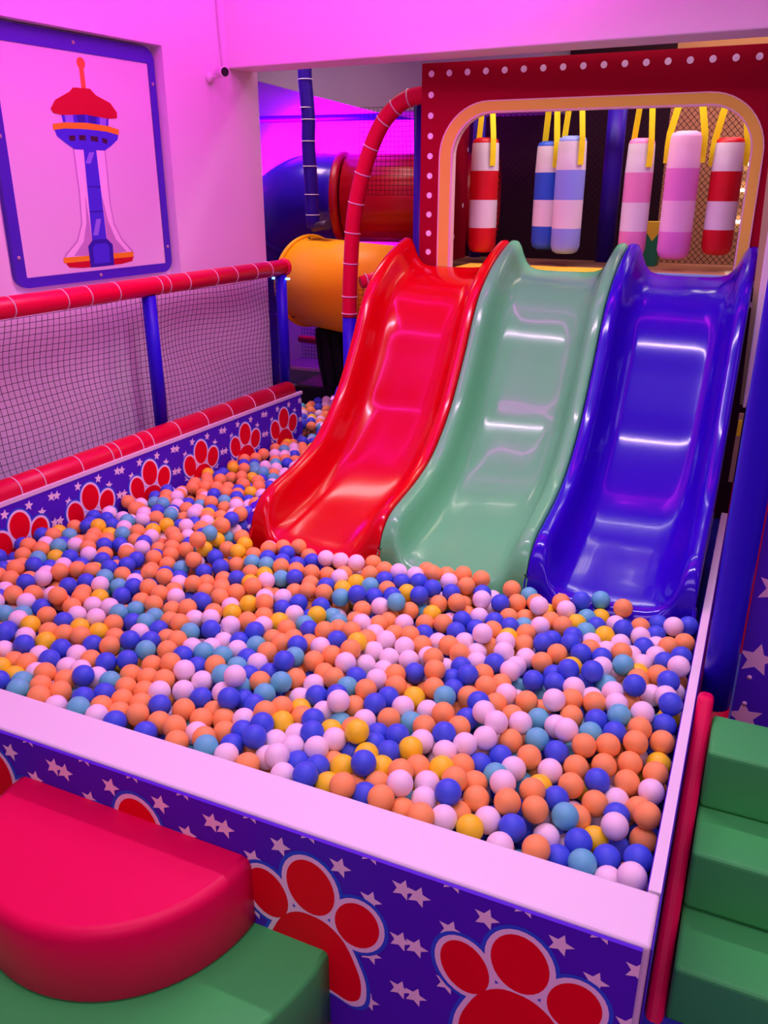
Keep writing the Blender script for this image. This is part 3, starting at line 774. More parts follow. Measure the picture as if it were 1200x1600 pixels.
# dark support below the yellow tube
t = thing('tube_support', 'dark support block under the yellow tube', 'support', (-2.2, 4.5, 0))
b = MB(); b.hexa([(-2.60,4.42,0.2),(-1.90,4.42,0.2),(-1.90,4.80,0.2),(-2.60,4.80,0.2)], [(-2.60,4.42,0.44),(-1.90,4.42,0.44),(-1.90,4.80,0.44),(-2.60,4.80,0.44)], 'dark_support')
b.build('base', t, bevel=0.02)
b = MB(); b.hexa([(-2.36,4.40,0.44),(-1.90,4.36,0.44),(-1.90,4.60,0.44),(-2.30,4.64,0.44)], [(-2.44,4.40,0.80),(-1.90,4.36,0.77),(-1.90,4.60,0.77),(-2.38,4.64,0.80)], 'dark_support')
b.build('column', t, bevel=0.02)
b = MB()
for i in range(7):
    x = -2.40+0.07*i
    b.tube([(x,4.375,0.77),(x+0.02,4.37,0.60),(x+0.05,4.375,0.45)], 0.012, 'dark_support', 6)
b.build('pleat', t)
# grey green ledge and red rail further back
t = thing('foam_ledge', 'grey green padded ledge behind the blue fence post', 'ledge', (-2.9, 5.0, 0))
MB().box((-3.02,4.95,0.28),(-2.66,5.25,0.43),'grey_green').build('pad', t, bevel=0.02)
MB().box((-3.02,4.945,0.405),(-2.66,4.955,0.425),'ledge_edge').build('edge_strip', t)
MB().box((-3.02,4.945,0.285),(-2.66,4.955,0.305),'ledge_edge').build('edge_strip', t)
MB().box((-3.02,4.97,0.0),(-2.70,5.23,0.28),'dark_support').build('base', t)
t = thing('back_fence', 'low netted fence with a red padded rail under the yellow tube', 'fence', (-2.6, 5.32, 0))
MB().tube([(-3.05,5.30,0.55),(-2.2,5.30,0.535)], 0.026, 'red_rail', 12).build('rail', t)
net_panel('net', t, lambda a, c: Vector((-3.05+0.85*a, 5.332, 0.82*c)), 34, 32, 0.0013)
MB().tube([(-2.2,5.31,0),(-2.2,5.31,0.85)], 0.02, 'blue_pad', 10).build('post', t)
pc_ = lp(1.822, 1.165, OFF)
for sg, lb in ((-1, 'left'), (1, 'right')):
    xa, xb = sorted((pc_[0]+sg*0.028, pc_[0]+sg*0.048))
    tag(MB().box((xa,pc_[1]-0.006,1.162),(xb,pc_[1]+0.006,1.171),'led_blue').build('led_light'), 'tiny bright blue light on %s side of the far fence post' % lb, 'light', 'tiny blue lights')

# ------------------------------------------------------------------ right side: post, steps, starry panel
t = thing('corner_post', 'thick blue padded post between the ball pit and the starry panel', 'padded post', (0.033, 1.95, 0.0))
MB().tube([(0.033,1.95,0.386),(0.033,1.95,0.60),(0.033,1.95,0.9),(0.033,1.95,1.25),(0.033,1.95,2.1)], [0.036,0.037,0.038,0.037,0.038], 'blue_pad', 20).build('sleeve', t)
MB().tube([(0.036,1.95,0.0),(0.036,1.95,0.385)], 0.034, 'red_pad', 20).build('red_base', t)
SX0, SX1 = 0.032, 0.95
def step(y0, y1, z1, lb, nm='stair_step'):
    b = MB(); b.box((SX0,y0,0.0005 if z1 < 0.2 else z1-0.1485),(SX1,y1,z1),'green_foam'); b.origin = ((SX0+SX1)/2, (y0+y1)/2, 0)
    tag(b.build(nm, bevel=0.010, seg=3), lb, 'step', 'green foam steps beside the ball pit')
step(1.336, 1.80, 0.150, 'lowest green foam step, at bottom right corner of the photo')
step(1.496, 1.80, 0.3035, 'middle green foam step beside the red padded rail')
step(1.646, 1.80, 0.4525, 'topmost green foam step in front of starry panel')
t = MB(); t.hexa([(-0.007,1.30,0.0),(0.029,1.30,0.0),(0.029,1.40,0.0),(-0.007,1.40,0.0)], [(-0.007,1.790,0.50),(0.029,1.790,0.50),(0.029,1.86,0.47),(-0.007,1.86,0.47)], 'red_vinyl')
tag(t.build('stair_rail', bevel=0.012), 'red padded rail sloping down between white pit wall and green steps', 'rail')
# starry panel
t = thing('starry_panel', 'dark blue panel with big pink stars behind the green steps', 'panel', (0.4, 2.0, 0.2))
b = MB(); b.box((0.076,2.00,0.0),(0.95,2.02,1.7),'navy_print')
def putstar(x, z, r, ro): 
    b.add([(q[0],1.9994,q[1]) for q in clip_poly(star(x,z,r,ro),0.077,0.95,0,1.7)], [tuple(range(len(clip_poly(star(x,z,r,ro),0.077,0.95,0,1.7))))], 'bag_pale')
for x, z, ro in ((0.125,0.70,0.3),(0.112,0.505,0.1),(0.108,0.335,-0.2),(0.30,0.80,0.2),(0.30,0.60,-0.1),(0.30,0.42,0.4),(0.50,0.72,0.3),(0.5,0.52,0.0)):
    putstar(x, z, 0.046, ro)
b.build('board', t, merge=False)
for z in (0.452, 0.375):
    MB().lathe([(0.006,0),(0.006,0.003),(0,0.004)], (0.103,2.0,z), 'bag_pale', 10, (0,-1,0)).build('bolt', t)
MB().box((0.066,1.985,0.52),(0.0755,2.02,1.0),'red_pad').build('red_edge', t, bevel=0.003)
MB().box((0.066,1.985,0.30),(0.0755,2.02,0.515),'light_blue_trim').build('light_blue_edge', t, bevel=0.003)
# narrow leaning board beside the blue slide
t = thing('edge_board', 'narrow pink and olive padded board beside top of blue slide', 'board', (0.0, 3.3, 0.83))
b = MB(); b.hexa([(-0.032,3.30,0.835),(-0.022,3.30,0.835),(-0.022,3.34,0.835),(-0.032,3.34,0.835)], [(-0.064,3.30,1.70),(-0.036,3.30,1.70),(-0.036,3.34,1.70),(-0.064,3.34,1.70)], 'olive_edge')
b.build('olive_face', t)
b = MB(); b.hexa([(-0.0215,3.28,0.828),(-0.010,3.28,0.828),(-0.010,3.36,0.828),(-0.0215,3.36,0.828)], [(-0.0355,3.28,1.70),(0.04,3.28,1.70),(0.04,3.36,1.70),(-0.0355,3.36,1.70)], 'white_vinyl')
b.build('pink_edge', t, bevel=0.004)
tag(MB().tube([(0.002,3.20,0.0),(0.004,3.20,0.56)], 0.016, 'red_pad', 10).build('short_post'), 'short red post in the dark gap by the blue slide', 'post')
tag(MB().box((-0.028,3.21,0.56),(-0.012,3.235,0.82),'olive_edge').box((-0.026,3.205,0.74),(-0.014,3.21,0.80),'strap_yellow').build('gap_strap'), 'yellow strap in the dark gap beside the blue slide', 'strap')

# ------------------------------------------------------------------ front left foam steps
def half_disc(mb, cx, cy, r, z0, z1, m, n=36, bev=0.018):
    prof = [(r-0.004, z0), (r, z0+0.006), (r, z1-bev), (r-bev*0.3, z1-bev*0.3), (r-bev, z1)]
    vs = []
    for rad, z in prof:
        for i in range(n+1):
            a = math.pi + math.pi*i/n
            vs.append((cx + rad*math.cos(a), cy + rad*math.sin(a), z))
    k = n+1
    fs = [(p*k+i, p*k+i+1, (p+1)*k+i+1, (p+1)*k+i) for p in range(len(prof)-1) for i in range(n)]
    mb.add(vs, fs, m, True)
    mb.add([vs[(len(prof)-1)*k+i] for i in range(k)], [tuple(range(k))], m)
    mb.add([vs[i] for i in range(k)], [tuple(range(k))[::-1]], m)
    mb.add([vs[p*k] for p in range(len(prof))] + [vs[p*k+n] for p in range(len(prof))], [tuple(list(range(len(prof))) + list(range(2*len(prof)-1, len(prof)-1, -1)))], m)
    return mb
b = MB(); half_disc(b, -1.075, 1.049, 0.485, 0.0005, 0.2, 'green_foam', bev=0.012); b.origin = (-1.075, 1.0, 0)
tag(b.build('foam_step'), 'large green half round foam step on the floor by the front wall', 'foam step')
b = MB(); half_disc(b, -1.062, 1.049, 0.305, 0.2005, 0.37, 'red_vinyl', bev=0.020); b.origin = (-1.062, 1.0, 0.2)
tag(b.build('foam_step'), 'red half round foam step stacked on the green one', 'foam step')
tag(MB().box((-0.03,0.90,0.001),(0.9,1.335,0.012),'blue_mat').build('floor_tile'), 'blue floor mat at the foot of the green steps', 'mat')

